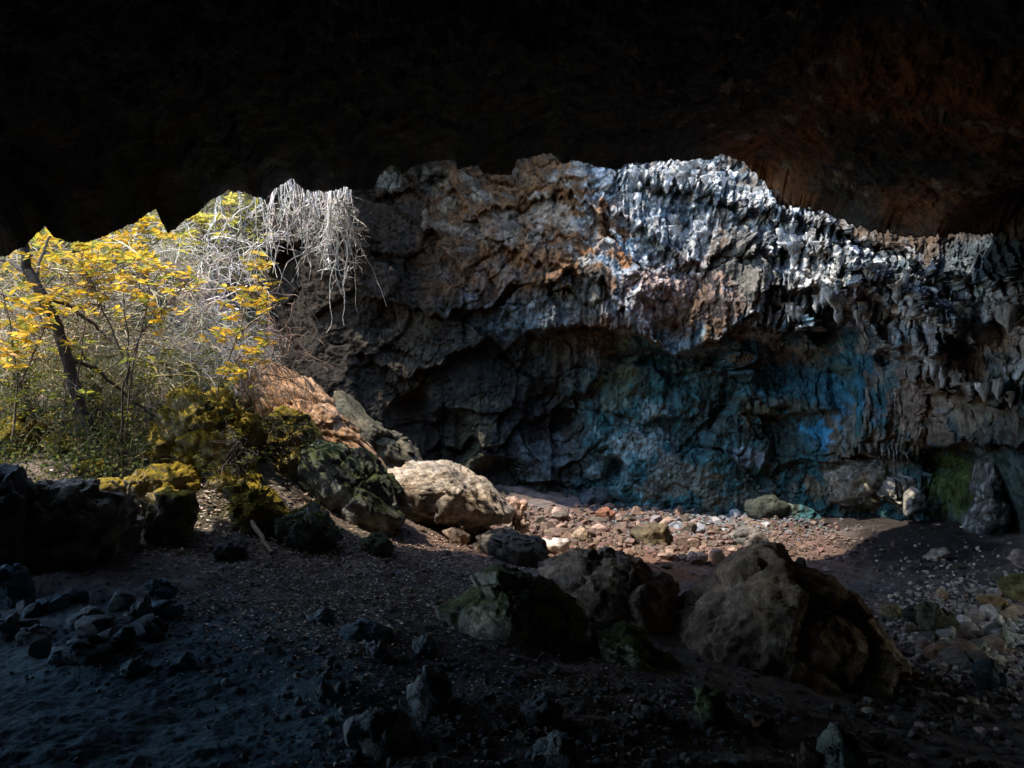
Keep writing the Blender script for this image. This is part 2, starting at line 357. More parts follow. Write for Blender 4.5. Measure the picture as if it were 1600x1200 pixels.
patch(790,440,50,40,(0.24,0.19,0.17),.6,3.4); patch(800,505,60,28,(0.13,0.19,0.22),.7,3.4); patch(885,470,45,40,(0.24,0.25,0.24),.7,3)
patch(1000,395,50,60,(0.30,0.42,0.50),.8,2.2); patch(930,330,60,30,(0.34,0.28,0.22),.7,3)
C = mixc(C, (0.15, 0.215, 0.26), white * 0.85)
C = mixc(C, pale, white * (0.10 + 0.90 * sstep(-.08, .22, n_str * .8 + n_fine * .8 + .15 * flute)))
C = mixc(C, (0.15, 0.10, 0.07), white * sstep(.1, .3, n_mid) * 0.5)
patch(1150,425,62,75,(0.14,0.125,0.105),.95,.8); patch(1045,460,80,52,(0.34,0.21,0.155),.75,1.6); patch(1120,470,45,40,(0.27,0.18,0.14),.6,2)
patch(1080,545,60,30,(0.20,0.27,0.29),.7,2); patch(1265,590,130,70,(0.04,0.14,0.20),.7,3); patch(1290,668,45,28,(0.06,0.28,0.46),.9,3.2); patch(1335,610,60,60,(0.045,0.17,0.25),.6,3)
patch(1185,615,30,40,(0.08,0.21,0.30),.6,2); patch(990,700,60,90,(0.16,0.28,0.28),.8,2.6); patch(1150,710,90,70,(0.07,0.16,0.16),.8,2.4); patch(1070,620,90,50,(0.06,0.15,0.16),.7,3); patch(995,690,40,50,(0.30,0.38,0.36),.8,3); patch(1040,740,60,30,(0.22,0.22,0.17),.7,3); patch(1120,640,50,40,(0.06,0.06,0.045),.7,3); patch(1200,700,60,40,(0.05,0.055,0.04),.7,3); patch(1140,770,80,22,(0.16,0.16,0.12),.7,3); patch(1160,712,30,16,(0.3,0.38,0.42),.8,1.5)
patch(1225,640,70,25,(0.14,0.11,0.06),.7,2); patch(970,600,30,60,(0.12,0.13,0.06),.6,2)
patch(1380,690,60,60,(0.28,0.23,0.16),.8,1.8,n_str); patch(1350,760,75,40,(0.25,0.20,0.12),.8,1.6); patch(1390,740,40,40,(0.42,0.40,0.37),.7,2)
patch(1480,590,100,70,(0.30,0.24,0.19),.75,2.4,n_str); patch(1440,640,60,50,(0.26,0.18,0.13),.7,2); patch(1580,520,60,60,(0.36,0.30,0.25),.7,2,n_str)
patch(1490,765,60,55,(0.07,0.10,0.02),.85,1.4); patch(1560,760,40,60,(0.08,0.11,0.10),.7,1.6); patch(1520,640,80,30,(0.2,0.17,0.12),.6,2)
patch(740,690,30,60,(0.12,0.11,0.06),.6,2); patch(850,720,40,40,(0.14,0.18,0.19),.6,2.5); patch(620,560,60,80,(0.10,0.08,0.05),.5,2)
C *= (1 + 1.5 * n_fine + 0.7 * n_str)[:, None].clip(0.25, 2.0)
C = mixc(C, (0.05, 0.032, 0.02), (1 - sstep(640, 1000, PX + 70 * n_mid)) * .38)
C = mixc(C, (0.03, 0.028, 0.026), (1 - sstep(0.0, 0.05, fe2)) * 0.4 * sstep(0, .25, perlin(W * 1.3, 72)))
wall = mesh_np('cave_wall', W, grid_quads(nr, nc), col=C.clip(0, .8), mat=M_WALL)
tag(wall, kind='structure')
Wg = W.reshape(nr, nc, 3)
def wall_at(px_, py_):
    j = int(np.argmin(np.abs(pxs - px_))); i = int(np.argmin(np.abs(pys - py_)))
    return Wg[max(i - 2, 0):i + 3, max(j - 2, 0):j + 3].reshape(-1, 3)[:, 1].min()

# ------------------------------------------------------------------ roof
lip = [(-900,470),(-300,430),(0,402),(36,388),(55,368),(72,354),(84,370),(104,378),(144,378),(172,366),(200,352),(224,340),(249,322),(251,346),(262,364),(276,354),(296,342),(332,312),
       (360,298),(372,297),(392,306),(416,312),(430,296),(444,286),(458,280),(476,298),(512,300),(540,292),(552,298),(584,297),(596,268),(612,260),(628,271),(652,259),(680,252),(708,250),
       (714,266),(746,259),(758,273),(799,274),(808,250),(833,244),(861,240),(880,257),(902,252),(936,261),(970,266),(975,257),(1060,251),(1101,250),(1128,242),(1163,257),(1197,293),
       (1221,328),(1234,326),(1272,332),(1327,353),(1368,367),(1402,372),(1453,375),(1504,370),(1600,372),(1800,340),(2100,250),(2600,100)]
lip = np.array(lip, float)
lY = np.array([(-900,6.4),(0,7.4),(250,8.2),(450,9.3),(600,10.3),(800,11.4),(1000,12.8),(1035,13.2),(1065,14.0),(1100,15.0),(1200,15.6),(1300,15.0),(1400,14.2),(1480,13.6),(1620,13.2)], float)
lpx = np.r_[np.arange(-900, -20, 12), np.arange(-20, 1300, 1.3), np.arange(1300, 1620, 3), np.arange(1620, 2600, 20)]
lnz = np.c_[lpx / 9, lpx * 0, lpx * 0].astype(np.float32)
lpy = np.interp(lpx, lip[:, 0], lip[:, 1]) + 3.0 * perlin(lnz, 1) + 2.0 * perlin(lnz * 2.7, 2) + 4.5 * perlin(lnz * np.float32(0.45), 6) - 2.2 * np.abs(perlin(lnz * 1.6, 8)) + sstep(1120, 1200, lpx) * (7 * perlin(lnz * np.float32(.55), 61) + 8 * perlin(lnz * np.float32(1.3), 62) + 5 * perlin(lnz * 3.1, 63) - 4)
wY = wt(np.c_[lpx / 200, np.clip(lpy, 235, 850) / 200]) + 0.9
lYv = np.where(lpx > 1620, wY, np.minimum(np.interp(lpx, lY[:, 0], lY[:, 1]) + 0.5 * perlin(lnz * 0.12, 4), np.where(lpx > 1100, wY, 99)))
L = P(lpx, lpy, lYv)
# behind its ragged edge the roof follows a smooth upper envelope of that edge
_ls = P(lpx, np.array([min(lpy[max(0, int(i) - 30):int(i) + 31]) for i in range(len(lpx))]), lYv)[:, 2]
_k = np.hanning(91); _k /= _k.sum(); _ls = np.convolve(np.pad(_ls, 45, 'edge'), _k, 'valid') + 0.06
nc = len(lpx)
Bx = np.interp(lpx, [-900, 2600], [-13, 13]); B = np.c_[Bx, np.full(nc, -10.0)]
D = B - L[:, :2]; Dn = D / np.linalg.norm(D, axis=1)[:, None]
ts = np.r_[np.linspace(0, 0.45, 300), np.linspace(0.455, 1, 90)]
hx = np.array([[-13, 5.4], [-7, 4.4], [-3, 4.6], [0, 5.3], [4, 5.6], [7, 4.6], [13, 4.0]])  # raised past the left edge to widen the added fill-light gap
rows = []
ko = np.array([16, 11, 8, 6, 4.5, 3.2, 2.2, 1.5, 1.0, 0.6, 0.3, 0.12])
for k in ko:
    xy = L[:, :2] + Dn * (k * 1.0)
    rows.append(np.c_[xy, L[:, 2] + 0.55 * k + 0.35 * np.sqrt(k)])
for t in ts:
    xy = L[:, :2] + D * t
    h = np.interp(xy[:, 0], hx[:, 0], hx[:, 1])
    s_ = 0.38 * sstep(0, 0.11, np.full(nc, t)) + 0.62 * sstep(0, 0.42, np.full(nc, t))
    rows.append(np.c_[xy, _ls * (1 - s_) + h * s_ + (L[:, 2] - _ls) * math.exp(-t / 0.010) - 0.0])
Rf = np.concatenate(rows); nr = len(rows)
tt = np.repeat(np.r_[-np.ones(len(ko)), ts], nc)
PXr = np.tile(lpx, nr)
amp = np.where(tt < 0, 0.5, sstep(0.0, 0.10, tt))
f3, fe3, _ = facet(Rf * np.array([.8, .8, 1]) + 0.3 * np.stack([fbm(Rf, 0.8, 3, 501), fbm(Rf, .8, 3, 502), fbm(Rf, .8, 3, 503)], -1), 0.8, 44, 0.8)
fold = fbm(Rf * np.array([1, 0.5, 1]), 0.9, 5, 511, 0.55, ridged=True)
dz = 0.55 * fbm(Rf, 0.3, 3, 521) + 0.10 * f3 - 0.34 * fold - 0.10 * fbm(Rf, 3, 5, 522, 0.6, ridged=True)
dz += 0.05 * fbm(Rf, 7, 4, 533, 0.6, ridged=True)
dz -= 0.25 * np.maximum(fbm(Rf * np.array([1, 1, 0.2]), 1.6, 3, 531), 0.05)
dz = np.where((dz < 0) & (tt >= 0), dz * sstep(0.02, 0.24, tt), dz)
Rf[:, 2] += np.where(tt < 0, np.abs(dz) * 0.5, dz) * amp
Rf[:, 2] += sstep(0.004, 0.04, tt) * (0.13 * (fbm(Rf * np.array([1, 1, .5]), 2.2, 6, 551, 0.66, ridged=True) + .25) + 0.07 * facet(Rf, 2.3, 555, 0.8)[0] + .03)
nb = fbm(Rf, 0.45, 5, 541); nm = fbm(Rf, 1.9, 5, 542)
C = np.repeat(np.array([[0.036, 0.044, 0.046]]), len(Rf), 0)
C = mixc(C, (0.15, 0.075, 0.04), sstep(2.4, 5.0, Rf[:, 0]) * sstep(-.15, .25, nb))
C = mixc(C, (0.06, 0.05, 0.045), sstep(0, .3, nm) * 0.8)
C = mixc(C, (0.28, 0.25, 0.21), sstep(.18, .34, nm) * 0.5 * sstep(1, 4, Rf[:, 0]))
roof = mesh_np('cave_roof', Rf, grid_quads(nr, nc)[:, ::-1], col=C * (1 + 0.8 * fbm(Rf, 6, 4, 543))[:, None].clip(.4, 1.7), mat=M_ROOF)
tag(roof, kind='structure')

# ------------------------------------------------------------------ side and rear walls behind and beside the camera
plan = np.array([(6.3,5.4),(7.2,2),(7.2,-3),(5,-8.5),(0,-9.2),(-7,-8.5),(-10,-5),(-11,-2),(-11,0.8)], float)  # stops short at left: unseen gap added to let fill light in
sd = np.r_[0, np.cumsum(np.linalg.norm(np.diff(plan, axis=0), axis=1))]
ss = np.linspace(0, sd[-1], 260); zz = np.linspace(-2.5, 7.5, 60)
sx = np.interp(ss, sd, plan[:, 0]); sy = np.interp(ss, sd, plan[:, 1])
V = np.stack([np.tile(sx, 60), np.tile(sy, 60), np.repeat(zz, 260)], -1)
n3_ = np.stack([fbm(V, 0.5, 5, 601), fbm(V, 0.5, 5, 602), 0.4 * fbm(V, 0.5, 4, 603)], -1)
V = V + 1.1 * n3_
C = np.repeat(np.array([[0.07, 0.065, 0.06]]), len(V), 0)
tag(mesh_np('cave_wall_rear', V, grid_quads(60, 260), col=C, mat=M_ROOF), kind='structure')

# ------------------------------------------------------------------ rocks
_ico = {}
def ico(n):
    if n not in _ico:
        bm = bmesh.new(); bmesh.ops.create_icosphere(bm, subdivisions=n, radius=1)
        v = np.array([x.co[:] for x in bm.verts], np.float32); f = np.array([[q.index for q in fc.verts] for fc in bm.faces], np.int32)
        bm.free(); _ico[n] = (v / np.linalg.norm(v, axis=1)[:, None], f)
    return _ico[n]
MOSS = np.array([0.24, 0.165, 0.015]); GMOSS = np.array([0.055, 0.065, 0.02])
def rock_colors(Vw, N, base, moss=0.0, mosscol=MOSS, seed=0, pale_=0.0):
    a = fbm(Vw, 2.3, 5, seed + 3); b = fbm(Vw, 8, 4, seed + 4)
    C = np.repeat(np.array(base, float)[None], len(Vw), 0)
    C = mixc(C, np.array(base) * np.array([0.5, 0.52, 0.55]), sstep(0, .3, a))
    C = mixc(C, np.array(base) * np.array([1.5, 1.4, 1.25]), sstep(0.05, .35, -a) * 0.8)
    if pale_: C = mixc(C, (0.5, 0.47, 0.42), sstep(0.05, .25, b) * pale_)
    if moss: C = mixc(C, mosscol * (1 + 0.8 * b[:, None].mean()), sstep(.55 - moss, .95 - moss * .6, N[:, 2] + 0.9 * a + 0.5 * b))
    return C * (1 + 0.9 * b)[:, None].clip(.45, 1.8)
def vnormals(V, T):
    n = np.cross(V[T[:, 1]] - V[T[:, 0]], V[T[:, 2]] - V[T[:, 0]]); N = np.zeros_like(V)
    for k in range(3): np.add.at(N, T[:, k], n)
    return N / (np.linalg.norm(N, axis=1)[:, None] + 1e-9)
def outline_rock(name, poly, base, label, cat='boulder', Y=None, depth=1.0, moss=0, mosscol=MOSS, seed=0, lod=5, amp=1.0, group=None, box=0.75, pale_=0, bury=0.12, parent=None, kind=None):
    """a solid rock: its outline at its real distance and size, a real thickness, faceted and weathered"""
    poly = np.array(poly, float)
    x0, y0 = poly.min(0); x1, y1 = poly.max(0); c = np.array([(x0 + x1) / 2, (y0 + y1) / 2])
    if Y is None: Y = float(at(c[0], y1 - (y1 - y0) * bury)[1]) + 0.0
    wpx = (x1 - x0); dm = wpx / F * Y * 0.5 * depth
    Yc = Y + dm * 0.55
    v, f = ico(lod)
    th = np.arctan2(-(poly[:, 1] - c[1]), poly[:, 0] - c[0]); o = np.argsort(th); th = th[o]; rr = np.hypot(*(poly - c)[o].T)
    th = np.r_[th[-1] - 2 * np.pi, th, th[0] + 2 * np.pi]; rr = np.r_[rr[-1], rr, rr[0]]
    # straight edges between outline points
    a = np.arctan2(v[:, 2], v[:, 0]); k = np.clip(np.searchsorted(th, a) - 1, 0, len(th) - 2)
    p1 = np.c_[np.cos(th[k]), np.sin(th[k])] * rr[k][:, None]; p2 = np.c_[np.cos(th[k + 1]), np.sin(th[k + 1])] * rr[k + 1][:, None]
    e = p2 - p1; dx, dy = np.cos(a), np.sin(a)
    den = dx * e[:, 1] - dy * e[:, 0]; r = (p1[:, 0] * e[:, 1] - p1[:, 1] * e[:, 0]) / np.where(np.abs(den) < 1e-9, 1e-9, den)
    r = np.clip(np.abs(r), 0, rr.max())
    rho = np.hypot(v[:, 0], v[:, 2]); mean = rr.mean()
    q = rho ** box  # boxier than a ball
    r = r * sstep(0, .35, rho) + mean * (1 - sstep(0, .35, rho))
    dyv = np.sign(v[:, 1]) * np.abs(v[:, 1]) ** 0.85
    lx = np.cos(a) * q * r / F * Yc; lz = np.sin(a) * q * r / F * Yc; ly = dyv * dm
    L_ = np.c_[lx, ly, lz]
    size = max(mean / F * Yc, 0.02)
    N = L_ / (np.linalg.norm(L_, axis=1)[:, None] + 1e-9)
    sp = L_ / size + seed * 7.31
    fh, fe, _ = facet(sp + 0.25 * np.stack([perlin(sp * 1.5, 1), perlin(sp * 1.5, 2), perlin(sp * 1.5, 3)], -1), 1.15, seed + 1, 0.9)
    fh2, fe2, _ = facet(sp, 3.1, seed + 2, 0.9)
    d = size * amp * (0.27 * fh - 0.05 * (1 - sstep(0, .1, fe)) + 0.085 * fh2 + 0.07 * fbm(sp, 1.6, 5, seed + 9, 0.6, ridged=True) - 0.06)
    if lod >= 5: d += size * (0.05 * fbm(sp, 5.5, 5, seed + 12, 0.68, ridged=True) + 0.03 * fbm(sp, 13, 4, seed + 13, 0.65))
    L_ = L_ + N * d[:, None]
    org = P(c[0], c[1], Yc)
    Vw = L_ + org
    C = rock_colors(Vw, vnormals(L_, f), base, moss, mosscol, seed, pale_)
    ob = mesh_np(name, L_, tris=f, col=C, mat=M_ROCK if lod >= 4 else M_STONE)
    ob.location = org
    if parent: ob.parent = parent
    if kind: ob['kind'] = kind
    elif not parent: tag(ob, label, cat, group)
    return ob
DK = (0.13, 0.125, 0.12); BR = (0.16, 0.12, 0.085); CR = (0.52, 0.44, 0.34); TAN = (0.42, 0.29, 0.18); GR = (0.20, 0.19, 0.175); PK = (0.42, 0.28, 0.22); OC = (0.34, 0.21, 0.09); BL = (0.08, 0.13, 0.16)
H = outline_rock
H('boulder', [(602,735),(640,729),(700,727),(730,737),(755,753),(778,775),(803,797),(795,810),(770,815),(737,828),(700,817),(660,806),(632,792),(612,770)], (0.36,0.285,0.21), 'pale cream sunlit boulder with flat top and dark undercut belly', Y=10.9, depth=0.9, seed=1, lod=6, amp=.6, pale_=.2, box=.62)
H('boulder', [(480,702),(520,694),(560,703),(592,728),(612,760),(630,797),(622,828),(580,836),(530,830),(500,795),(482,750)], (0.13,0.13,0.11), 'dark mossy boulder leaning against left end of the cream boulder', Y=9.6, depth=1.0, seed=2, lod=6, moss=.35, mosscol=GMOSS, pale_=.25)
H('rock_outcrop', [(392,578),(430,571),(465,583),(492,610),(522,632),(548,660),(582,698),(614,730),(610,765),(560,790),(500,770),(440,740),(400,690),(386,620)], (0.40,0.225,0.115), 'long orange tan rock ridge descending from the bushes into the cave', 'rock ridge', Y=11.3, depth=0.7, seed=3, lod=6, amp=.9, pale_=.12)
H('rock_outcrop', [(505,628),(540,618),(572,640),(604,672),(642,700),(668,730),(660,775),(600,780),(540,740)], (0.10,0.085,0.055), 'olive brown rock slope behind the orange ridge against the dark wall', 'rock ridge', Y=14.2, depth=0.8, seed=4, lod=6)
H('boulder', [(242,645),(262,620),(300,604),(340,608),(372,630),(402,680),(398,750),(340,775),(270,765),(240,705)], (0.17,0.15,0.09), 'large boulder capped with golden moss among the bushes', Y=9.3, depth=1.0, seed=5, lod=6, amp=1.3, moss=.9, pale_=.3)
H('boulder', [(-40,672),(0,660),(28,649),(52,655),(64,682),(50,710),(0,722),(-40,715)], (0.16,0.13,0.07), 'bright golden moss boulder at the left edge of the photo', Y=9.2, depth=.9, seed=6, moss=.9)
H('stone', [(75,686),(90,679),(108,686),(112,702),(92,710),(76,702)], (0.15,0.13,0.07), 'small moss covered stone right of the golden moss boulder at left edge', 'stone', Y=9.1, seed=7, lod=4, moss=.9)
H('stone', [(118,726),(145,715),(170,724),(178,742),(150,752),(122,746)], (0.16,0.14,0.08), 'low mossy stone lying above the big dark block', 'stone', seed=8, lod=4, moss=.8)
H('boulder', [(44,768),(80,755),(150,760),(196,775),(203,800),(195,850),(178,900),(125,935),(70,930),(48,870),(42,810)], (0.30,0.25,0.19), 'big dark angular block with a brownish flat top at left', Y=6.7, depth=1.0, seed=9, lod=6, box=.6)
H('boulder', [(-90,735),(-20,728),(20,735),(46,760),(44,820),(50,880),(20,930),(-90,940)], DK, 'black boulder cut by the left edge beside the dark block', Y=6.3, depth=1, seed=10, lod=5)
H('boulder', [(228,777),(262,768),(298,771),(303,800),(294,840),(262,852),(235,842),(224,810)], (0.20,0.16,0.10), 'squarish olive brown rock right of the big dark block', Y=7.5, seed=11, lod=5, box=.65, moss=.15)
H('stone', [(190,835),(202,820),(212,838),(219,856),(205,868),(190,865)], (0.32,0.24,0.12), 'ochre stone wedged beside the big dark block', 'stone', Y=7.2, seed=12, lod=4)
H('boulder', [(360,768),(398,756),(424,773),(441,805),(428,835),(385,838),(360,805)], (0.15,0.13,0.07), 'green gold mossy rock behind the fallen stick', seed=13, lod=5, moss=.7)
H('boulder', [(438,806),(480,789),(510,803),(527,835),(512,865),(460,862),(438,830)], (0.13,0.14,0.12), 'grey green rock between the mossy rock and the dark mossy boulder', seed=14, lod=5, moss=.2, mosscol=GMOSS, pale_=.3)
H('stone', [(562,842),(590,832),(613,845),(618,864),(592,872),(565,868)], (0.14,0.15,0.10), 'greenish stone in front of the dark mossy boulder', 'stone', seed=15, lod=4, moss=.3, mosscol=GMOSS)
H('stone', [(335,850),(365,840),(385,855),(380,878),(345,880)], (0.08,0.075,0.07), 'dark lumpy stone below the fallen stick', 'stone', seed=16, lod=4)
H('stone', [(150,748),(175,745),(200,757),(205,770),(175,768),(152,765)], (0.26,0.22,0.16), 'pale stone behind the top of the big dark block', 'stone', Y=7.9, seed=17, lod=4, moss=.2)
H('boulder', [(-10,890),(20,878),(40,890),(48,935),(30,955),(-10,955)], BL, 'rounded blue black rock beneath the left edge boulder', seed=18, lod=4)
for k_, (pl_, bc_, ms_, y_, lb_) in enumerate([
 ([(408,660),(440,640),(480,648),(500,680),(490,710),(440,712),(410,695)], (.14,.12,.07), .6, 10.4, 'mossy ledge rock at the upper left foot of the orange ridge'),
 ([(430,712),(462,700),(498,715),(500,760),(470,790),(432,775)], (.13,.12,.08), .45, 9.9, 'dark mossy rock between the orange ridge and the green gold mossy rock'),
 ([(225,735),(262,728),(300,738),(310,768),(270,778),(228,768)], (.14,.12,.06), .7, 8.7, 'low moss covered rock just above the squarish olive brown rock'),
 ([(330,745),(365,738),(400,745),(405,765),(365,775),(332,768)], (.13,.11,.07), .5, 8.9, 'low mossy rock between the golden moss boulder and the fallen stick'),
 ([(200,748),(222,738),(238,752),(232,778),(205,780)], (.24,.2,.13), .2, 7.9, 'pale brown stone between the big dark block and the squarish rock')]):
    H('stone' if k_ == 4 else 'boulder', pl_, bc_, lb_, 'boulder' if k_ < 4 else 'stone', Y=y_, seed=200 + k_, lod=5, moss=ms_, amp=1.1)
low = [([(60,936),(100,930),(108,948),(85,958),(58,955)],'flat dark stone below the big dark block'), ([(88,1010),(130,998),(176,1008),(176,1024),(125,1036),(86,1028)],'long flat slab casting a black shadow on the blue floor'),
 ([(178,990),(200,978),(213,1000),(208,1018),(182,1016)],'upright lump at right end of the long flat slab'), ([(236,946),(262,938),(286,946),(283,962),(240,968)],'elongated smooth stone at the right of the dark stone pile'),
 ([(226,910),(246,903),(272,920),(276,936),(240,936)],'tilted wedge stone above the elongated smooth stone'), ([(268,1030),(290,1022),(305,1038),(300,1048),(270,1048)],'small dark wedge on bare blue floor'),
 ([(188,1036),(212,1030),(232,1048),(225,1058),(192,1056)],'low dark stone below the long flat slab'), ([(528,985),(560,972),(604,985),(610,998),(572,1002),(530,1003)],'low hump of rock with a black hollow beneath'),
 ([(574,1008),(595,998),(612,1018),(608,1040),(578,1040)],'bluish stone below the low hump'), ([(492,1075),(505,1062),(522,1080),(515,1102),(494,1100)],'small pointed black stone near the bottom of the floor'),
 ([(645,1003),(668,995),(688,1012),(682,1028),(650,1028)],'dark stone between the low hump and the central boulder'), ([(640,1075),(665,1042),(700,1062),(706,1110),(670,1122),(642,1110)],'knobbly rock left below the central boulder'),
 ([(545,1122),(590,1108),(630,1128),(650,1165),(600,1190),(550,1165)],'broad black rock at bottom of the floor'), ([(30,985),(60,975),(85,990),(78,1008),(40,1008)],'rough stone in the dark pile at left'),
 ([(-10,970),(20,960),(35,985),(25,1005),(-10,1005)],'dark block at left end of the stone pile'), ([(110,960),(150,950),(170,968),(155,985),(112,985)],'broad low stone in the middle of the dark pile'),
 ([(205,945),(228,935),(240,955),(225,978),(205,972)],'round black lump in the dark stone pile'), ([(480,965),(505,950),(522,962),(512,978),(485,978)],'slanted thin stone in the litter')]
for k, (pl, lb) in enumerate(low):
    H('stone', pl, BL if k < 8 else (0.15,0.17,0.19), lb, 'stone', seed=30 + k, lod=4, group='dark stones on the shaded floor', depth=1.0, pale_=.12)
H('boulder', [(694,950),(735,917),(780,899),(830,903),(862,925),(902,962),(918,1010),(908,1052),(870,1075),(820,1068),(768,1035),(738,990),(700,972)], (0.30,0.27,0.21), 'dark rough boulder at the centre with pale dripping streaks', Y=5.75, depth=1, seed=60, lod=6, moss=.3, mosscol=np.array([.10,.11,.04]), pale_=.3, amp=.65)
H('boulder', [(845,890),(900,868),(950,860),(1002,870),(1042,905),(1064,955),(1056,1000),(1010,1025),(950,1010),(900,995),(865,945)], (0.36,0.24,0.16), 'round brown boulder behind the central dark boulder', Y=7.3, depth=1, seed=61, lod=6, amp=.6, pale_=.15)
H('boulder', [(1055,1010),(1072,962),(1110,925),(1160,882),(1200,864),(1242,873),(1282,890),(1322,930),(1357,970),(1388,1020),(1395,1080),(1375,1150),(1300,1180),(1230,1160),(1165,1110),(1100,1065),(1062,1035)], (0.32,0.205,0.13), 'largest boulder, its left face sloping and its right side black', Y=6.6, depth=.95, seed=62, lod=6, pale_=.12, amp=.5)
H('boulder', [(925,990),(980,983),(1022,1008),(1072,1038),(1108,1080),(1100,1130),(1040,1120),(980,1085),(930,1040)], (0.34,0.31,0.2), 'low rock with green moss at the foot of the round brown boulder', Y=5.6, depth=.9, seed=63, lod=6, moss=.45, mosscol=np.array([.07,.085,.02]), pale_=.35)
H('boulder', [(742,838),(800,829),(838,843),(858,866),(832,884),(780,886),(742,866)], (0.10,0.085,0.07), 'dark slab lying under the tip of the cream boulder', Y=10.0, seed=64, lod=5)
misc = [([(842,845),(870,840),(889,843),(888,862),(862,869)],(.66,.55,.47),'white flat topped rock right of the dark slab'),([(895,832),(908,823),(922,830),(926,848),(905,853)],(.38,.27,.18),'round tan stone beyond the white rock'),
 ([(790,780),(805,774),(822,786),(818,812),(798,812)],(.5,.33,.25),'pinkish sunlit stone touching the tip of the cream boulder'),([(802,812),(818,803),(830,816),(824,832),(806,832)],(.5,.36,.28),'pink stone below the tip of the cream boulder'),
 ([(690,828),(712,819),(735,838),(728,852),(705,850)],(.42,.3,.22),'flat pinkish stone in front of the cream boulder'),([(748,850),(762,842),(772,850),(770,868),(750,868)],(.3,.22,.05),'yellow mossed stone left of the dark slab'),
 ([(985,832),(1010,816),(1038,820),(1051,838),(1035,856),(992,853)],(.13,.10,.06),'angular olive brown block in the middle of the rubble'),([(1138,838),(1178,822),(1196,842),(1190,858),(1148,860)],(.20,.17,.14),'grey brown wedge behind the largest boulder'),
 ([(1155,790),(1180,771),(1212,770),(1236,786),(1230,812),(1165,815)],(.06,.065,.05),'greenish boulder at the foot of the blue wall'),([(903,775),(925,763),(950,766),(957,784),(935,794),(908,792)],(.06,.075,.08),'smooth dark stone against the foot of the wall'),
 ([(930,800),(945,793),(962,800),(958,815),(935,815)],(.32,.14,.08),'rusty red stone among the rubble'),([(1178,852),(1200,843),(1228,862),(1243,882),(1220,888),(1188,872)],(.5,.38,.28),'pale tan rock on the crest of the largest boulder'),
 ([(1205,872),(1222,868),(1232,880),(1215,892),(1203,886)],(.5,.36,.28),'small pinkish stone resting near the largest boulder crest'),([(1445,872),(1462,860),(1478,856),(1479,870),(1455,878)],(.42,.33,.25),'lone pale stone on the shade-darkened earth patch'),
 ([(1578,875),(1600,862),(1640,868),(1640,892),(1600,892)],(.42,.28,.23),'pink rock cut by the right edge'),([(1572,915),(1600,902),(1650,910),(1650,945),(1600,950),(1580,938)],(.34,.24,.08),'ochre rounded rock cut by the right edge'),
 ([(1533,935),(1555,930),(1582,948),(1576,962),(1545,955)],(.45,.24,.10),'orange flat slab near the right edge'),([(1436,950),(1460,942),(1488,962),(1496,988),(1474,1002),(1440,982)],(.14,.12,.07),'olive slab tilted in the right rubble'),
 ([(1540,985),(1558,972),(1578,985),(1576,1015),(1548,1012)],(.40,.36,.28),'pale grey rock in the right rubble'),([(1520,1045),(1545,1032),(1562,1055),(1560,1088),(1530,1085)],(.10,.12,.12),'dark teal boulder in the right rubble'),
 ([(1408,960),(1425,948),(1440,962),(1432,980),(1412,980)],(.16,.13,.08),'brown block left of the olive slab'),([(1375,950),(1398,940),(1410,955),(1400,968),(1380,966)],(.24,.17,.09),'ochre brown stone right of the largest boulder'),
 ([(835,1172),(862,1148),(895,1150),(912,1180),(905,1215),(840,1215)],(.20,.23,.24),'speckled grey rock at the bottom edge'),([(1283,1150),(1305,1132),(1330,1150),(1350,1190),(1352,1230),(1290,1230)],(.17,.19,.17),'tall grey rock at the bottom edge below the largest boulder'),
 ([(1174,1128),(1190,1117),(1210,1122),(1214,1142),(1196,1153),(1177,1146)],(.26,.12,.07),'rusty round stone below the largest boulder'),([(1243,1182),(1258,1164),(1282,1172),(1288,1205),(1248,1210)],(.22,.15,.09),'brown stone left of the tall grey rock'),
 ([(988,1112),(1008,1098),(1032,1104),(1042,1122),(1020,1132),(992,1130)],(.12,.10,.09),'dark stone in front of the low mossy rock'),([(1300,1180),(1315,1172),(1328,1190),(1325,1212),(1303,1210)],(.32,.22,.2),'small pink stone leaning on the tall grey rock'),
 ([(812,1105),(850,1092),(875,1110),(870,1135),(825,1138)],(.13,.15,.16),'flat bluish stone below the central boulder'),([(1090,1085),(1125,1078),(1145,1105),(1135,1135),(1095,1125)],(.10,.12,.06),'mossy stone at the foot of the largest boulder')]
for k, (pl, bc, lb) in enumerate(misc):
    kw = {}
    if 'crest' in lb: kw['Y'] = 7.4
    if 'tip of the cream' in lb: kw['Y'] = 11.6
    H('stone' if 'boulder' not in lb.split(' at ')[0].split(' in ')[0].split(' of ')[0] else 'boulder', pl, bc, lb, 'stone', seed=100 + k, lod=4, moss=.5 if lb.startswith(('moss', 'yellow')) else 0, mosscol=GMOSS if 'green' in lb or 'foot' in lb else MOSS, box=.65, **kw)
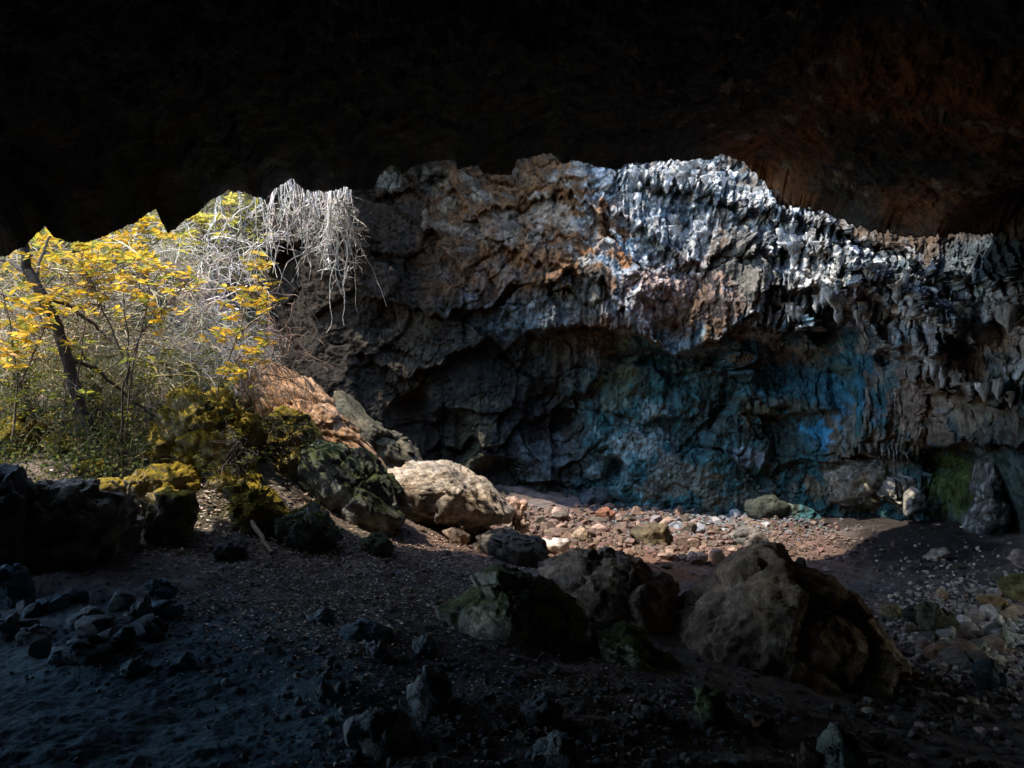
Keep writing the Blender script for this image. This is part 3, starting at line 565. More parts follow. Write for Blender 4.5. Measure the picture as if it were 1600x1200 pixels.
# stalagmites and flowstone in front of the wall
def wy(px_, py_, off): return wall_at(px_, py_) + off
H('stalagmite', [(1532,722),(1545,716),(1557,724),(1558,762),(1572,800),(1566,850),(1520,852),(1513,822),(1530,780)], (0.12,0.115,0.10), 'slim pale stalagmite column standing before the mossy wall', 'stalagmite', Y=wy(1540,780,-.3), depth=1, seed=140, lod=6, amp=.8, pale_=.5)
H('stalagmite', [(1415,770),(1428,762),(1442,772),(1446,800),(1412,806)], (0.3,0.27,0.22), 'short stalagmite stump at the foot of the flowstone mound', 'stalagmite', Y=wy(1430,780,-.3), seed=141, lod=4, amp=.6)
H('flowstone_mound', [(1292,745),(1310,722),(1345,716),(1365,700),(1400,712),(1430,735),(1432,770),(1400,798),(1340,796),(1300,780)], (0.22,0.19,0.135), 'tan flowstone mound swelling from the base of the wall', 'flowstone', Y=wy(1360,760,-.1), depth=.7, seed=142, lod=6, amp=.6, pale_=.35, moss=0)

# stalactites: parts of the wall
def stalactite(px_, py_, wpx, lpx_, base, seed, off=-0.12):
    Yc = wall_at(px_, py_) + off; nz_, na = 22, 14
    zz_ = np.linspace(0, 1, nz_); aa = np.linspace(0, 2 * np.pi, na, endpoint=False)
    Z_, A_ = [q.ravel() for q in np.meshgrid(zz_, aa, indexing='ij')]
    r = (wpx / F * Yc / 2) * (1 - Z_) ** 0.6 * (1 + 0.15 * np.sin(Z_ * 9 + seed))
    Ls = lpx_ / F * Yc
    Vp = np.c_[np.cos(A_) * r, np.sin(A_) * r * 0.8, -Z_ * Ls]
    q = Vp * np.array([1, 1, .35]) * 11 + seed * 3.3
    k_ = 1 + 1.5 * fbm(q, 1, 3, seed)
    Vp[:, :2] *= k_[:, None]
    Vp[:, 0] += 0.05 * Ls * np.sin(Z_ * 3 + seed)
    a = (np.arange(nz_ - 1)[:, None] * na + np.arange(na)[None]).ravel(); b = (np.arange(nz_ - 1)[:, None] * na + (np.arange(na)[None] + 1) % na).ravel()
    C_ = np.repeat(np.array(base)[None], len(Vp), 0) * (1 + fbm(q, 2, 3, seed + 5))[:, None].clip(.5, 1.5)
    o = mesh_np('stalactite', Vp, np.stack([a, a + na, b + na, b], -1), col=C_, mat=M_WALL, parent=wall)
    o.location = P(px_, py_, Yc)
sk = 0
bands = [([(985,262),(1060,268),(1120,262),(1165,290),(1215,330)], 26, (14,45)), ([(975,300),(1020,330),(1070,360),(1110,350)], 14, (12,36)), ([(1200,350),(1260,370),(1330,400),(1400,430),(1480,450)], 22, (14,40)),
         ([(1190,470),(1240,475),(1290,450),(1340,475),(1400,515)], 16, (14,40)), ([(1400,470),(1470,490),(1530,470),(1600,480)], 12, (16,50)), ([(1430,560),(1500,585),(1590,610)], 8, (18,45))]
for line, n_, (lo, hi) in bands:
    line = np.array(line, float)
    for k in range(n_):
        x_ = rng.uniform(line[0, 0], line[-1, 0]); y_ = np.interp(x_, line[:, 0], line[:, 1]) + rng.uniform(-14, 14)
        ln = rng.uniform(lo * .6, hi * .8) * (1.5 if rng.uniform() < .15 else 1); wd = ln * rng.uniform(.35, .75)
        sh = rng.uniform(.7, 1.15); c_ = np.array(pale) * sh
        stalactite(x_, y_, wd, ln, c_, sk + 700, off=-0.05); sk += 1

# ------------------------------------------------------------------ scattered small stones (individuals, then the rest as one gravel sheet)
protos = []
for k in range(14):
    v, f = ico(3 if k < 8 else 2)
    V = v * np.array([1, rng.uniform(.65, .95), rng.uniform(.5, .8)])
    for _ in range(9):
        n_ = rng.normal(size=3); n_ /= np.linalg.norm(n_); dd = rng.uniform(.28, .66)
        s_ = V @ n_; V = V - np.maximum(s_ - dd, 0)[:, None] * n_
    V = V * (1.25 + 0.14 * fbm(v, 2.4, 3, 900 + k))[:, None]
    protos.append((V, f))
zones = [  # polygon-free ellipses in the picture: cx, cy, rx, ry, n, size m, colours, name, group, label
 (960,822,130,32,60,(.07,.22),[(.22,.14,.10),(.30,.20,.15),(.14,.095,.07),(.10,.08,.06)],'tan angular stone in the sunlit rubble beyond the cream boulder','sunlit tan rubble'),
 (1110,812,110,26,85,(.05,.17),[(.28,.28,.29),(.22,.22,.23),(.2,.17,.16),(.36,.33,.31)],'small grey white stone in the pale scree below the blue wall','pale scree stones'),
 (1090,862,110,18,24,(.08,.2),[(.2,.14,.1),(.3,.2,.15)],'brown stone on the red earth behind the largest boulder','stones on the red earth'),
 (1530,985,110,60,85,(.05,.15),[(.5,.36,.27),(.6,.46,.38),(.28,.22,.15),(.42,.25,.15),(.2,.17,.14)],'angular ochre or pinkish stone in the rubble at the right edge','right rubble stones'),
 (1420,900,150,28,22,(.04,.12),[(.12,.09,.07),(.2,.15,.12)],'little brown stone scattered on the shade-darkened earth at right','stones on the shade-darkened earth'),
 (120,985,130,50,20,(.07,.16),[(.07,.085,.10),(.10,.11,.12)],'little blue black stone in the dark pile at lower left','dark pile stones')]
nst = 0; placed = []
for cx, cy_, rx, ry, n_, (s0, s1), cols, lb, grp in zones:
    for k in range(n_):
        a_, r_ = rng.uniform(0, 2 * np.pi), math.sqrt(rng.uniform(0, 1))
        p = at(cx + rx * r_ * math.cos(a_), cy_ + ry * r_ * math.sin(a_))
        s_ = s0 + (s1 - s0) * rng.uniform(0, 1) ** 2.0
        placed.append((p, s_, cols[rng.integers(len(cols))], lb, grp))
LM = [(700,770,'the cream boulder'),(866,856,'the white flat topped rock'),(910,838,'the round tan stone'),(1018,838,'the angular olive brown block'),(1165,842,'the grey brown wedge rock'),(1195,792,'the greenish boulder'),
      (930,778,'the smooth dark stone at the wall'),(946,805,'the rusty red stone'),(806,798,'the pinkish sunlit stones'),(1220,865,'the crest of the largest boulder'),(1462,868,'the lone pale stone'),(1595,878,'the pink rock'),
      (1590,925,'the ochre rounded rock'),(1558,948,'the orange flat slab'),(1466,972,'the olive slab'),(1558,994,'the pale grey rock'),(1541,1062,'the dark teal boulder'),(1424,964,'the brown block'),(1392,958,'the ochre brown stone'),
      (130,1018,'the long flat slab'),(195,1000,'the upright lump'),(260,956,'the elongated smooth stone'),(85,947,'the flat dark stone'),(60,998,'the rough stone'),(15,985,'the dark block'),(1540,790,'the slim stalagmite'),(1350,930,'the shoulder of the largest boulder')]
SZ = ['tiny', 'small', 'medium', 'fair sized', 'large']; used = set()
def stone_label(p, s_, c_, grp):
    qx_, qy_ = 800 + F * p[0] / p[1], 600 - F * (p[2] - CZ) / p[1]
    o_ = sorted(LM, key=lambda l: math.hypot(l[0] - qx_, (l[1] - qy_) * 1.6))
    lum = c_.mean(); w_ = c_[0] / max(c_[2], .01)
    tone = 'black' if lum < .07 else 'dark' if lum < .16 else 'mid toned' if lum < .3 else 'pale'
    hue = 'bluish' if w_ < .95 else 'grey' if w_ < 1.15 else 'pinkish' if w_ < 1.6 else 'tan' if w_ < 2.2 else 'ochre'
    sz = SZ[min(4, int(s_ / .042))]
    def far(l):
        d_ = math.hypot(qx_ - l[0], (qy_ - l[1]) * 1.6); return 'just ' if d_ < 22 else 'well ' if d_ > 60 else ''
    def rel(l):
        dx, dy = qx_ - l[0], (qy_ - l[1]) * 1.6
        return ('right of ' if dx > 0 else 'left of ') if abs(dx) > abs(dy) else ('in front of ' if dy > 0 else 'behind ')
    a_ = f'{sz} {tone} {hue} stone {rel(o_[0])}{o_[0][2]}'
    if a_ in used: a_ = f'{sz} {tone} {hue} stone {far(o_[0])}{rel(o_[0])}{o_[0][2]}'
    if a_ in used: a_ = f'{sz} {tone} {hue} stone {far(o_[1])}{rel(o_[1])}{o_[1][2]}'
    if a_ in used: a_ = f'{sz} {hue} stone {far(o_[2])}{rel(o_[2])}{o_[2][2]}'
    if a_ in used: a_ = f'{sz} {hue} stone {far(o_[0])}{rel(o_[0])}{o_[0][2]}, {rel(o_[1])}{o_[1][2]}'
    if len(a_.replace(',', '').split()) > 16: a_ = f'{sz} {hue} stone {far(o_[1])}{rel(o_[1])}{o_[1][2]}'
    if a_ in used: a_ = f'{sz} {tone} {hue} stone, {far(o_[3])}{rel(o_[3])}{o_[3][2]}'
    used.add(a_); return a_
for p, s_, bc, lb, grp in placed:
    V, f = protos[rng.integers(8)]
    ang = rng.uniform(0, 6.28); ca, sa = math.cos(ang), math.sin(ang)
    Rz = np.array([[ca, -sa, 0], [sa, ca, 0], [0, 0, 1]]); tl = rng.uniform(-.5, .5); Rx = np.array([[1, 0, 0], [0, math.cos(tl), -math.sin(tl)], [0, math.sin(tl), math.cos(tl)]])
    V2 = (V @ Rx.T @ Rz.T) * s_ * rng.uniform(.8, 1.2, 3)
    c_ = np.array(bc) * rng.uniform(.75, 1.25)
    o = mesh_np('stone', V2, tris=f, col=np.repeat(c_[None], len(V2), 0) * (1 + fbm(V2, 30, 3, nst))[:, None].clip(.6, 1.4), mat=M_STONE, smooth=False)
    o.location = (p[0], p[1], p[2] + 0.22 * s_); tag(o, stone_label(p, s_, c_, grp), 'stone', grp); nst += 1
GV, GF, GC = [], [], []; gofs = 0
gzones = [(1000,832,200,36,2600,(.02,.10),(.15,.10,.075)),(1220,850,120,30,900,(.015,.06),(.16,.11,.09)),(1110,812,130,30,2200,(.015,.075),(.16,.155,.155)),(1530,985,130,90,2600,(.012,.05),(.55,.42,.33)),(1400,890,190,60,500,(.01,.03),(.09,.068,.055)),
          (1450,1080,160,90,500,(.015,.05),(.15,.12,.10)),(300,980,330,110,900,(.006,.02),(.09,.10,.11)),(700,870,170,40,700,(.01,.03),(.30,.22,.17)),(1000,1120,260,80,450,(.01,.035),(.13,.125,.11)),(650,1080,250,110,420,(.01,.035),(.12,.13,.14))]
for cx, cy_, rx, ry, n_, (s0, s1), bc in gzones:
    qx = cx + rx * .6 * rng.normal(size=n_); qy = np.clip(cy_ + ry * .6 * rng.normal(size=n_), 792, 1195)
    # fast ray/ground by fixed-point on the smooth surface
    Yk = np.full(n_, 9.0)
    lo = np.full(n_, 2.0); hi = np.full(n_, 20.5)
    for _ in range(16):
        mid = (lo + hi) / 2; pp = P(qx, qy, mid); below = pp[:, 2] < gz_f(pp[:, 0], pp[:, 1]); hi = np.where(below, mid, hi); lo = np.where(below, lo, mid)
    pp = P(qx, qy, hi)
    for k in range(n_):
        V, f = protos[8 + k % 6]; s_ = s0 + (s1 - s0) * rng.uniform() ** 2; ang = rng.uniform(0, 6.28); ca, sa = math.cos(ang), math.sin(ang)
        V2 = V * s_; V2 = np.c_[V2[:, 0] * ca - V2[:, 1] * sa, V2[:, 0] * sa + V2[:, 1] * ca, V2[:, 2]] + pp[k] + np.array([0, 0, .2 * s_])
        GV.append(V2); GF.append(f + gofs); gofs += len(V2); GC.append(np.repeat((np.array(bc) * rng.uniform(.6, 1.4) * rng.uniform(.9, 1.1, 3))[None], len(V2), 0))
g = mesh_np('gravel', np.concatenate(GV), tris=np.concatenate(GF), col=np.concatenate(GC), mat=M_STONE, smooth=False)
tag(g, 'loose gravel and grit strewn between the larger stones', 'gravel', kind='stuff')

# ------------------------------------------------------------------ plants
class Tubes:
    def __init__(s, k=4): s.V, s.Q, s.C, s.n, s.k = [], [], [], 0, k
    def add(s, pts, r0, r1, col):
        pts = np.asarray(pts, float); n = len(pts); k = s.k
        t = np.gradient(pts, axis=0); t /= np.linalg.norm(t, axis=1)[:, None] + 1e-9
        ref = np.array([0.3, 0.9, 0.2]); a = np.cross(t, ref); a /= np.linalg.norm(a, axis=1)[:, None] + 1e-9; b = np.cross(t, a)
        r = np.linspace(r0, r1, n); ang = np.arange(k) * 2 * np.pi / k
        ring = pts[:, None] + r[:, None, None] * (np.cos(ang)[None, :, None] * a[:, None] + np.sin(ang)[None, :, None] * b[:, None])
        i = (np.arange(n - 1)[:, None] * k + np.arange(k)[None]).ravel(); j = (np.arange(n - 1)[:, None] * k + (np.arange(k)[None] + 1) % k).ravel()
        s.V.append(ring.reshape(-1, 3)); s.Q.append(np.stack([i, j, j + k, i + k], -1) + s.n); s.n += n * k
        s.C.append(np.repeat(np.array(col, float)[None], n * k, 0))
    def build(s, name, mat, parent=None):
        return mesh_np(name, np.concatenate(s.V), np.concatenate(s.Q), col=np.concatenate(s.C), mat=mat, parent=parent)
def walk(p, d, length, n=9, wander=.25, droop=0.0):
    p = np.array(p, float); d = np.array(d, float); d /= np.linalg.norm(d); out = [p.copy()]
    for _ in range(n):
        d = d + rng.normal(size=3) * wander + np.array([0, 0, -droop]); d /= np.linalg.norm(d)
        p = p + d * length / n; out.append(p.copy())
    return np.array(out)
class Leaves:
    def __init__(s): s.p, s.d, s.n, s.s, s.c = [], [], [], [], []
    def add(s, p, d, nrm, size, col): s.p.append(p); s.d.append(d); s.n.append(nrm); s.s.append(size); s.c.append(col)
    def build(s, name, mat, parent=None, w=.42):
        p, d, nn, sz, c = [np.array(q, float) for q in (s.p, s.d, s.n, s.s, s.c)]
        d /= np.linalg.norm(d, axis=1)[:, None]; sd_ = np.cross(nn, d); sd_ /= np.linalg.norm(sd_, axis=1)[:, None] + 1e-9; up_ = np.cross(d, sd_)
        z = sz[:, None]
        pts = [p, p + d * z * .3 + sd_ * z * w * .5 + up_ * z * .07, p + d * z * .7 + sd_ * z * w * .42 + up_ * z * .04, p + d * z - up_ * z * .1,
               p + d * z * .7 - sd_ * z * w * .42 + up_ * z * .04, p + d * z * .3 - sd_ * z * w * .5 + up_ * z * .07]
        V = np.stack(pts, 1).reshape(-1, 3); b = np.arange(len(p)) * 6
        Q = np.concatenate([np.stack([b, b + 1, b + 2, b + 3], -1), np.stack([b, b + 3, b + 4, b + 5], -1)])
        return mesh_np(name, V, Q, col=np.repeat(c, 6, 0), mat=mat, smooth=False, parent=parent)
def root_empty(name, loc):
    o = bpy.data.objects.new(name, None); COL.objects.link(o); o.location = loc; return o
def localise(o, e):
    """mesh built in world space, carried by an empty at the thing's base"""
    me = o.data; n = len(me.vertices); a = np.empty(n * 3, np.float32); me.vertices.foreach_get('co', a)
    a = a.reshape(-1, 3) - np.array(e.location[:], np.float32); me.vertices.foreach_set('co', a.ravel()); o.parent = e
GREY = (0.50, 0.45, 0.38)
def tint(c, v=.25): return np.array(c) * rng.uniform(1 - v, 1 + v) * rng.uniform(.93, 1.07, 3)
YL = [(0.70, 0.42, 0.03), (0.80, 0.50, 0.06), (0.52, 0.35, 0.025), (0.42, 0.34, 0.04), (0.30, 0.30, 0.05), (0.70, 0.42, 0.05)]

# bare roots hanging from the lip of the roof
def hanging(name, label, spans, Y, n_, len_px, seed, r=.006, cat='hanging roots', spread=.35):
    t = Tubes(4)
    for k in range(n_):
        a, b = spans[rng.integers(len(spans))]; x_ = rng.uniform(a, b); lY_ = np.interp(x_, lpx, lYv) + rng.uniform(.0, .35)
        y_ = np.interp(x_, lip[:, 0], lip[:, 1]) - 3
        ln = rng.uniform(*len_px) / F * lY_ * (1 if rng.uniform() > .2 else .5)
        side = rng.normal() * spread
        m = walk(P(x_, y_, lY_), (side, rng.normal() * .2, -1), ln, 17, .24, .22)
        t.add(m, r * rng.uniform(.7, 1.4), r * .45, tint((0.84, 0.77, 0.69), .2))
        for q in range(rng.integers(4, 10)):
            i = rng.integers(2, 12); s_ = walk(m[i], (rng.normal() * .6, rng.normal() * .3, -.6), ln * rng.uniform(.08, .25), 5, .3, .1)
            t.add(s_, r * .55, r * .3, tint((0.84, 0.77, 0.69), .2))
            if rng.uniform() < .5: t.add(walk(s_[3], (rng.normal(), 0, -.1), ln * .1, 3, .3), r * .4, r * .25, tint((0.84, 0.77, 0.69), .2))
    o = t.build(name, M_BARK); tag(o, label, cat); return o
hanging('hanging_roots', 'dense pale curtain of bare roots hanging from the roof edge', [(425,480),(440,500),(470,550)], 10.95, 40, (50,180), 1, .0085, spread=.12)
hanging('hanging_roots', 'sparser bare roots trailing longest at right of the root curtain', [(500,548),(515,545)], 11.1, 22, (90,240), 2, .0085, spread=.12)
hanging('hanging_vine', 'few thin vines dangling from the roof edge left of the root curtain', [(338,345),(360,380),(385,412)], 10.3, 11, (60,190), 3, .008, 'vine', .15)
hanging('hanging_vine', 'two or three thin dry vines crossing the dark gap beside the yellow leaved branch', [(396,420)], 10.3, 5, (120,260), 4, .006, 'vine', .2)

# dead brush: tangles of bare twigs
def brush(label, cx, cy_, rx, ry, Y, n_, lm=(.5, 1.3), col=GREY, r=.006, dirb=(0, 0, 0), depth=.8, arch=.1):
    e = P(cx, cy_ + ry, Y); t = Tubes(4)
    for k in range(n_):
        a_, q = rng.uniform(0, 6.28), math.sqrt(rng.uniform()); p = P(cx + rx * q * math.cos(a_), cy_ + ry * q * math.sin(a_), Y + rng.uniform(-depth, depth))
        d = np.array([rng.normal(), rng.normal() * .6, rng.normal() * .55]) + np.array(dirb)
        ln = rng.uniform(*lm); m = walk(p, d, ln, 9, .2, arch)
        cc = tint(col, .3)
        rr_ = r * rng.uniform(.5, 1.6); t.add(m, rr_, rr_ * .4, cc)
        for _ in range(rng.integers(2, 5)):
            i = rng.integers(2, 9); t.add(walk(m[i], m[min(i + 1, 9)] - m[i] + rng.normal(size=3) * .12, ln * rng.uniform(.2, .5), 6, .28, arch * .5), rr_ * .55, rr_ * .3, cc)
    o = t.build('dead_brush', M_BARK); tag(o, label, 'brush', 'tangled dead brush in the opening'); return o
brush('pale arching bare twigs right of the yellow leaves, under the hanging vines', 345, 430, 50, 70, 10.9, 40, (.3, .8), (.62, .54, .47), .008)
brush('fine silvery twig tangle above the golden moss boulder', 330, 535, 95, 60, 11.0, 260, (.25, .6), (.46, .44, .40), .0042, arch=.2)
brush('tangle of long grey branches in the middle of the opening', 210, 480, 120, 80, 10.8, 150, (.6, 1.6), (.58, .49, .34), .008)
brush('grey bramble tangle at the left edge of the opening', 60, 500, 110, 90, 10.2, 150, (.6, 1.5), (.50, .42, .26), .008)
brush('yellowish low brush of leaning stems under the branches', 160, 580, 150, 50, 10.2, 150, (.4, 1.2), (.40, .32, .14), .007, (0, 0, .4))
brush('bright bare twigs high under the roof edge', 260, 380, 65, 30, 12.5, 80, (.5, 1.2), (.6, .54, .44), .007)
brush('dark thin twigs low beside the orange ridge', 430, 590, 40, 40, 10.2, 36, (.3, .9), (.16, .12, .09), .005, (.5, 0, .3))
brush('reddish bare twigs reaching right past the yellow leaves', 420, 520, 30, 60, 9.9, 26, (.4, .9), (.42, .27, .2), .005, (.8, 0, -.3))

# leafy shrubs with rosettes of yellow leaves
def shrub(label, stems, clusters, Y, leafm=.12, cat='shrub', cols=YL, per=(5, 9), jit=.35, bark=(.16, .12, .08), name='yellow_shrub', sr=.014):
    base = P(stems[0][0][0], stems[0][0][1], Y); e = root_empty(name, base); tag(e, label, cat, 'leafy shrubs in the opening')
    t = Tubes(6); lv = Leaves()
    nodes = []
    for st in stems:
        q = np.array([P(a, b, Y + (c if len(s3) > 2 else 0)) for s3 in [0] for a, b, *rest in [] ]) if False else np.array([P(s3[0], s3[1], Y + (s3[2] if len(s3) > 2 else 0)) for s3 in st])
        u_ = np.linspace(0, 1, len(q)); uu = np.linspace(0, 1, 18); m = np.stack([np.interp(uu, u_, q[:, k]) for k in range(3)], -1)
        m += np.cumsum(rng.normal(size=m.shape) * .008, 0); t.add(m, sr, sr * .35, tint(bark)); nodes.append(m)
    nodes = np.concatenate(nodes)
    for (cx, cy_, rx, ry, n_) in clusters:
        for k in range(n_):
            p = P(cx + rng.normal() * rx * .55, cy_ + rng.normal() * ry * .55, Y + rng.normal() * jit)
            dd = np.linalg.norm(nodes - p, axis=1); i = int(np.argmin(dd + rng.uniform(0, .5, len(dd))))
            m = np.linspace(nodes[i], p, 7); m[1:-1] += rng.normal(size=(5, 3)) * .03; m[1:-1, 2] -= .04
            t.add(m, .005, .0025, tint(bark))
            nl = rng.integers(*per); a0 = rng.uniform(0, 6.28); axis = np.array([rng.normal() * .55, rng.normal() * .55, 1.0]); axis /= np.linalg.norm(axis)
            for j in range(nl):
                a = a0 + j * 2.4 ; dr = np.array([math.cos(a), math.sin(a), rng.uniform(-.25, .45)]) + rng.normal(size=3) * .15
                lv.add(p - axis * .02 * j * .4, dr, axis + rng.normal(size=3) * .25, leafm * rng.uniform(.6, 1.25), tint(cols[rng.integers(len(cols))], .2))
    localise(t.build('branches', M_BARK), e); localise(lv.build('foliage', M_LEAF), e)
    return e
shrub('shrub with bright yellow leaf rosettes at centre of the opening', [[(195,690),(205,600),(222,520),(235,450),(215,410)],[(205,600),(170,500),(140,430)],[(222,520),(280,460),(310,420)]],
      [(215,408,34,14,14),(190,430,90,34,46),(295,432,18,10,6),(150,395,70,18,26),(100,470,90,30,30),(250,480,50,34,14)], 9.2, .10)
shrub('arching yellow leaved branch reaching right over the mossy boulder', [[(330,690),(345,600),(375,520),(400,440),(440,435)],[(375,520),(400,500),(435,480)],[(345,600),(380,560),(420,560)]],
      [(398,415,16,20,7),(385,470,35,25,14),(415,455,20,15,6),(350,520,35,14,8),(395,540,30,25,8),(370,575,45,20,9),(390,398,14,8,3),(360,495,10,8,3)], 9.6, .115, bark=(.3, .24, .17))
shrub('pale yellow shrub at the left edge of the photo', [[(20,690),(30,600),(20,500),(5,450)],[(30,600),(70,520),(60,470)]],
      [(30,470,50,22,14),(20,505,50,18,12),(60,545,60,20,10),(10,560,30,15,6)], 8.9, .13)
shrub('yellow green leaves massed high under the left roof edge', [[(130,620),(120,520),(110,420),(75,370)],[(120,520),(180,430),(230,370)]],
      [(75,372,12,14,8),(120,400,60,14,26),(200,375,50,18,24),(235,345,20,12,10),(60,420,50,14,14),(255,365,14,8,5)], 10.9, .13)
shrub('far thin shrub with small pale leaves behind the vines', [[(300,600),(310,450),(320,350)],[(310,450),(350,350),(365,315)]],
      [(320,340,25,16,14),(350,355,30,20,12),(365,312,14,10,6),(300,370,30,15,12),(395,370,15,20,4)], 12.6, .12, cols=[(.42,.38,.06),(.5,.42,.06),(.6,.48,.1)])
shrub('fine dark leaved plant growing over the right flank of the golden moss boulder', [[(375,740),(370,690),(350,650)],[(370,690),(400,700)]],
      [(365,680,28,26,22),(340,725,34,16,18),(395,715,26,18,16)], 9.0, .05, cols=[(.05,.07,.02),(.09,.10,.025),(.20,.17,.03)], per=(4, 8), bark=(.08,.06,.05), name='green_bush', sr=.009)
shrub('dark green leafy bush spilling over the foot of the orange ridge', [[(430,745),(440,700),(420,650)],[(440,700),(480,660)],[(430,745),(400,690),(385,650)]],
      [(410,660,35,22,26),(455,665,30,16,18),(440,700,40,20,24),(380,690,30,25,18),(480,690,14,10,6)], 9.9, .055, cols=[(.05,.07,.02),(.08,.09,.02),(.16,.13,.02)], per=(5, 9), bark=(.08,.06,.05), name='green_bush', sr=.012)
GG = [(.10,.12,.02),(.16,.16,.025),(.30,.26,.03),(.07,.09,.02),(.45,.36,.04)]
for lb_, cl_, y_, n0 in [('low green gold leafy bush between the leaning tree and the golden boulder', [(150,610,50,25,34),(190,640,22,22,20),(120,660,40,16,20),(230,590,30,20,14)], 9.6, (160,700)),
                     ('green leafy bush at the foot of the leaning tree near left edge', [(20,600,50,25,36),(70,640,45,22,28),(-20,640,40,25,18),(50,570,45,16,14)], 9.5, (60,700)),
                     ('green gold foliage massed behind the golden boulder', [(300,580,55,18,30),(250,560,45,20,18),(350,600,35,14,16),(330,550,30,16,8)], 10.6, (300,640)),
                     ('fine yellow green foliage filling the middle of the opening', [(130,520,90,40,44),(220,500,60,40,26),(60,450,60,30,18)], 10.9, (150,640))]:
    shrub(lb_, [[(n0[0],n0[1]),(n0[0]-10,n0[1]-60),(cl_[0][0],cl_[0][1]-15)],[(n0[0]-10,n0[1]-60),(cl_[1][0],cl_[1][1])]], cl_, y_, .06, cols=GG, per=(6, 11), bark=(.10,.08,.05), name='green_bush', sr=.010, jit=.5)
# slim saplings
for lb, st, cl, Y_, sr in [('thin straight sapling stem rising left of the golden boulder', [[(118,700),(122,620),(135,500),(150,470)]], [(130,560,30,30,6)], 9.0, .011),
                   ('dark forked sapling in front of the brush at centre', [[(190,680),(196,600),(215,540),(250,470)],[(196,600),(190,520),(188,450)]], [(220,560,40,30,6)], 8.8, .013),
                   ('slender stem among ferns near the left edge', [[(95,690),(98,620),(92,540)]], [(100,600,30,20,5)], 9.0, .010)]:
    shrub(lb, st, cl, Y_, .09, 'sapling', cols=[(.2, .24, .04), (.36, .32, .04)], bark=(.10, .075, .06), name='sapling', sr=sr)
# leaning dark tree
e = root_empty('leaning_tree', P(150, 690, 9.3)); tag(e, 'dark leaning tree trunk running up to the left roof edge', 'tree')
t = Tubes(10)
q = np.array([P(a, b, 9.3) for a, b in [(150,700),(118,610),(104,560),(88,505),(62,455),(42,420),(38,385),(28,340)]]); uu = np.linspace(0, 1, 40); u_ = np.linspace(0, 1, len(q))
m = np.stack([np.interp(uu, u_, q[:, k]) for k in range(3)], -1) + rng.normal(size=(40, 3)) * .006; t.add(m, .07, .05, (.035, .028, .022)); localise(t.build('trunk', M_BARK), e)
for pl, r_ in [([(64,460),(110,480),(150,510),(180,540)], .04), ([(88,505),(40,520),(-20,500)], .03), ([(45,430),(15,410),(-30,405)], .035), ([(58,452),(60,410),(75,375),(100,350)], .03), ([(104,560),(150,575),(200,620),(240,650)], .035)]:
    t = Tubes(8); q = np.array([P(a, b, 9.3 + .2 * i) for i, (a, b) in enumerate(pl)]); u_ = np.linspace(0, 1, len(q)); uu = np.linspace(0, 1, 16)
    m = np.stack([np.interp(uu, u_, q[:, k]) for k in range(3)], -1) + rng.normal(size=(16, 3)) * .008; t.add(m, r_ * .75, r_ * .35, (.07, .055, .04)); localise(t.build('limb', M_BARK), e)
lv = Leaves()
for k in range(260):
    p = P(rng.uniform(-120, 110), rng.uniform(330, 430), rng.uniform(9.2, 10.6)); lv.add(p, rng.normal(size=3), rng.normal(size=3) * .5 + np.array([0, 0, 1]), rng.uniform(.06, .13), tint(YL[rng.integers(6)]))
localise(lv.build('crown', M_LEAF), e)
# trees on the hillside beyond the opening
for k, (px_, py_, Y_, hpx, wpx, cc, lb) in enumerate([(60,560,17,260,120,(.10,.11,.02),'distant bushy tree behind the leaning trunk'),(200,540,19,250,110,(.22,.20,.03),'distant yellow green tree beyond the centre of the opening'),
        (330,520,21,240,100,(.16,.14,.05),'distant pale tree glimpsed between the vines and roof'),(-120,560,15,260,140,(.16,.18,.03),'distant dark green tree past the left edge'),(130,480,24,200,110,(.24,.22,.05),'farthest sunlit tree on the hillside'),
        (420,560,22,250,60,(.12,.12,.06),'dark tree at the corner of the cave wall')]):
    b_ = P(px_, py_, Y_); b_[2] = gz_s([b_[0]], [b_[1]])[0] - .1
    e = root_empty('hillside_tree', b_); tag(e, lb, 'tree', 'trees on the hillside')
    top = P(px_, py_ - hpx, Y_)[2]; h_ = max(top - b_[2], 2.0); t = Tubes(6); m = walk(b_, (0, 0, 1), h_ * .8, 12, .08); t.add(m, .09, .03, (.3, .26, .2))
    lv = Leaves(); rad = wpx / F * Y_
    cl = [b_ + np.array([rng.normal() * rad * .5, rng.normal() * rad * .4, h_ * rng.uniform(.25, 1.0)]) for _ in range(46)]
    for c_ in cl:
        i = rng.integers(4, 12); mm = np.linspace(m[i], c_, 6); mm[1:-1] += rng.normal(size=(4, 3)) * .05; t.add(mm, .02, .006, (.42, .37, .3))
        sh = rng.uniform(.6, 1.5)
        for _ in range(60):
            lv.add(c_ + rng.normal(size=3) * np.array([.3, .3, .17]), rng.normal(size=3), np.array([0, 0, 1]) + rng.normal(size=3) * .6, rng.uniform(.07, .15), tint(np.array(cc) * sh))
    localise(t.build('trunk', M_BARK), e); localise(lv.build('crown', M_LEAF), e)
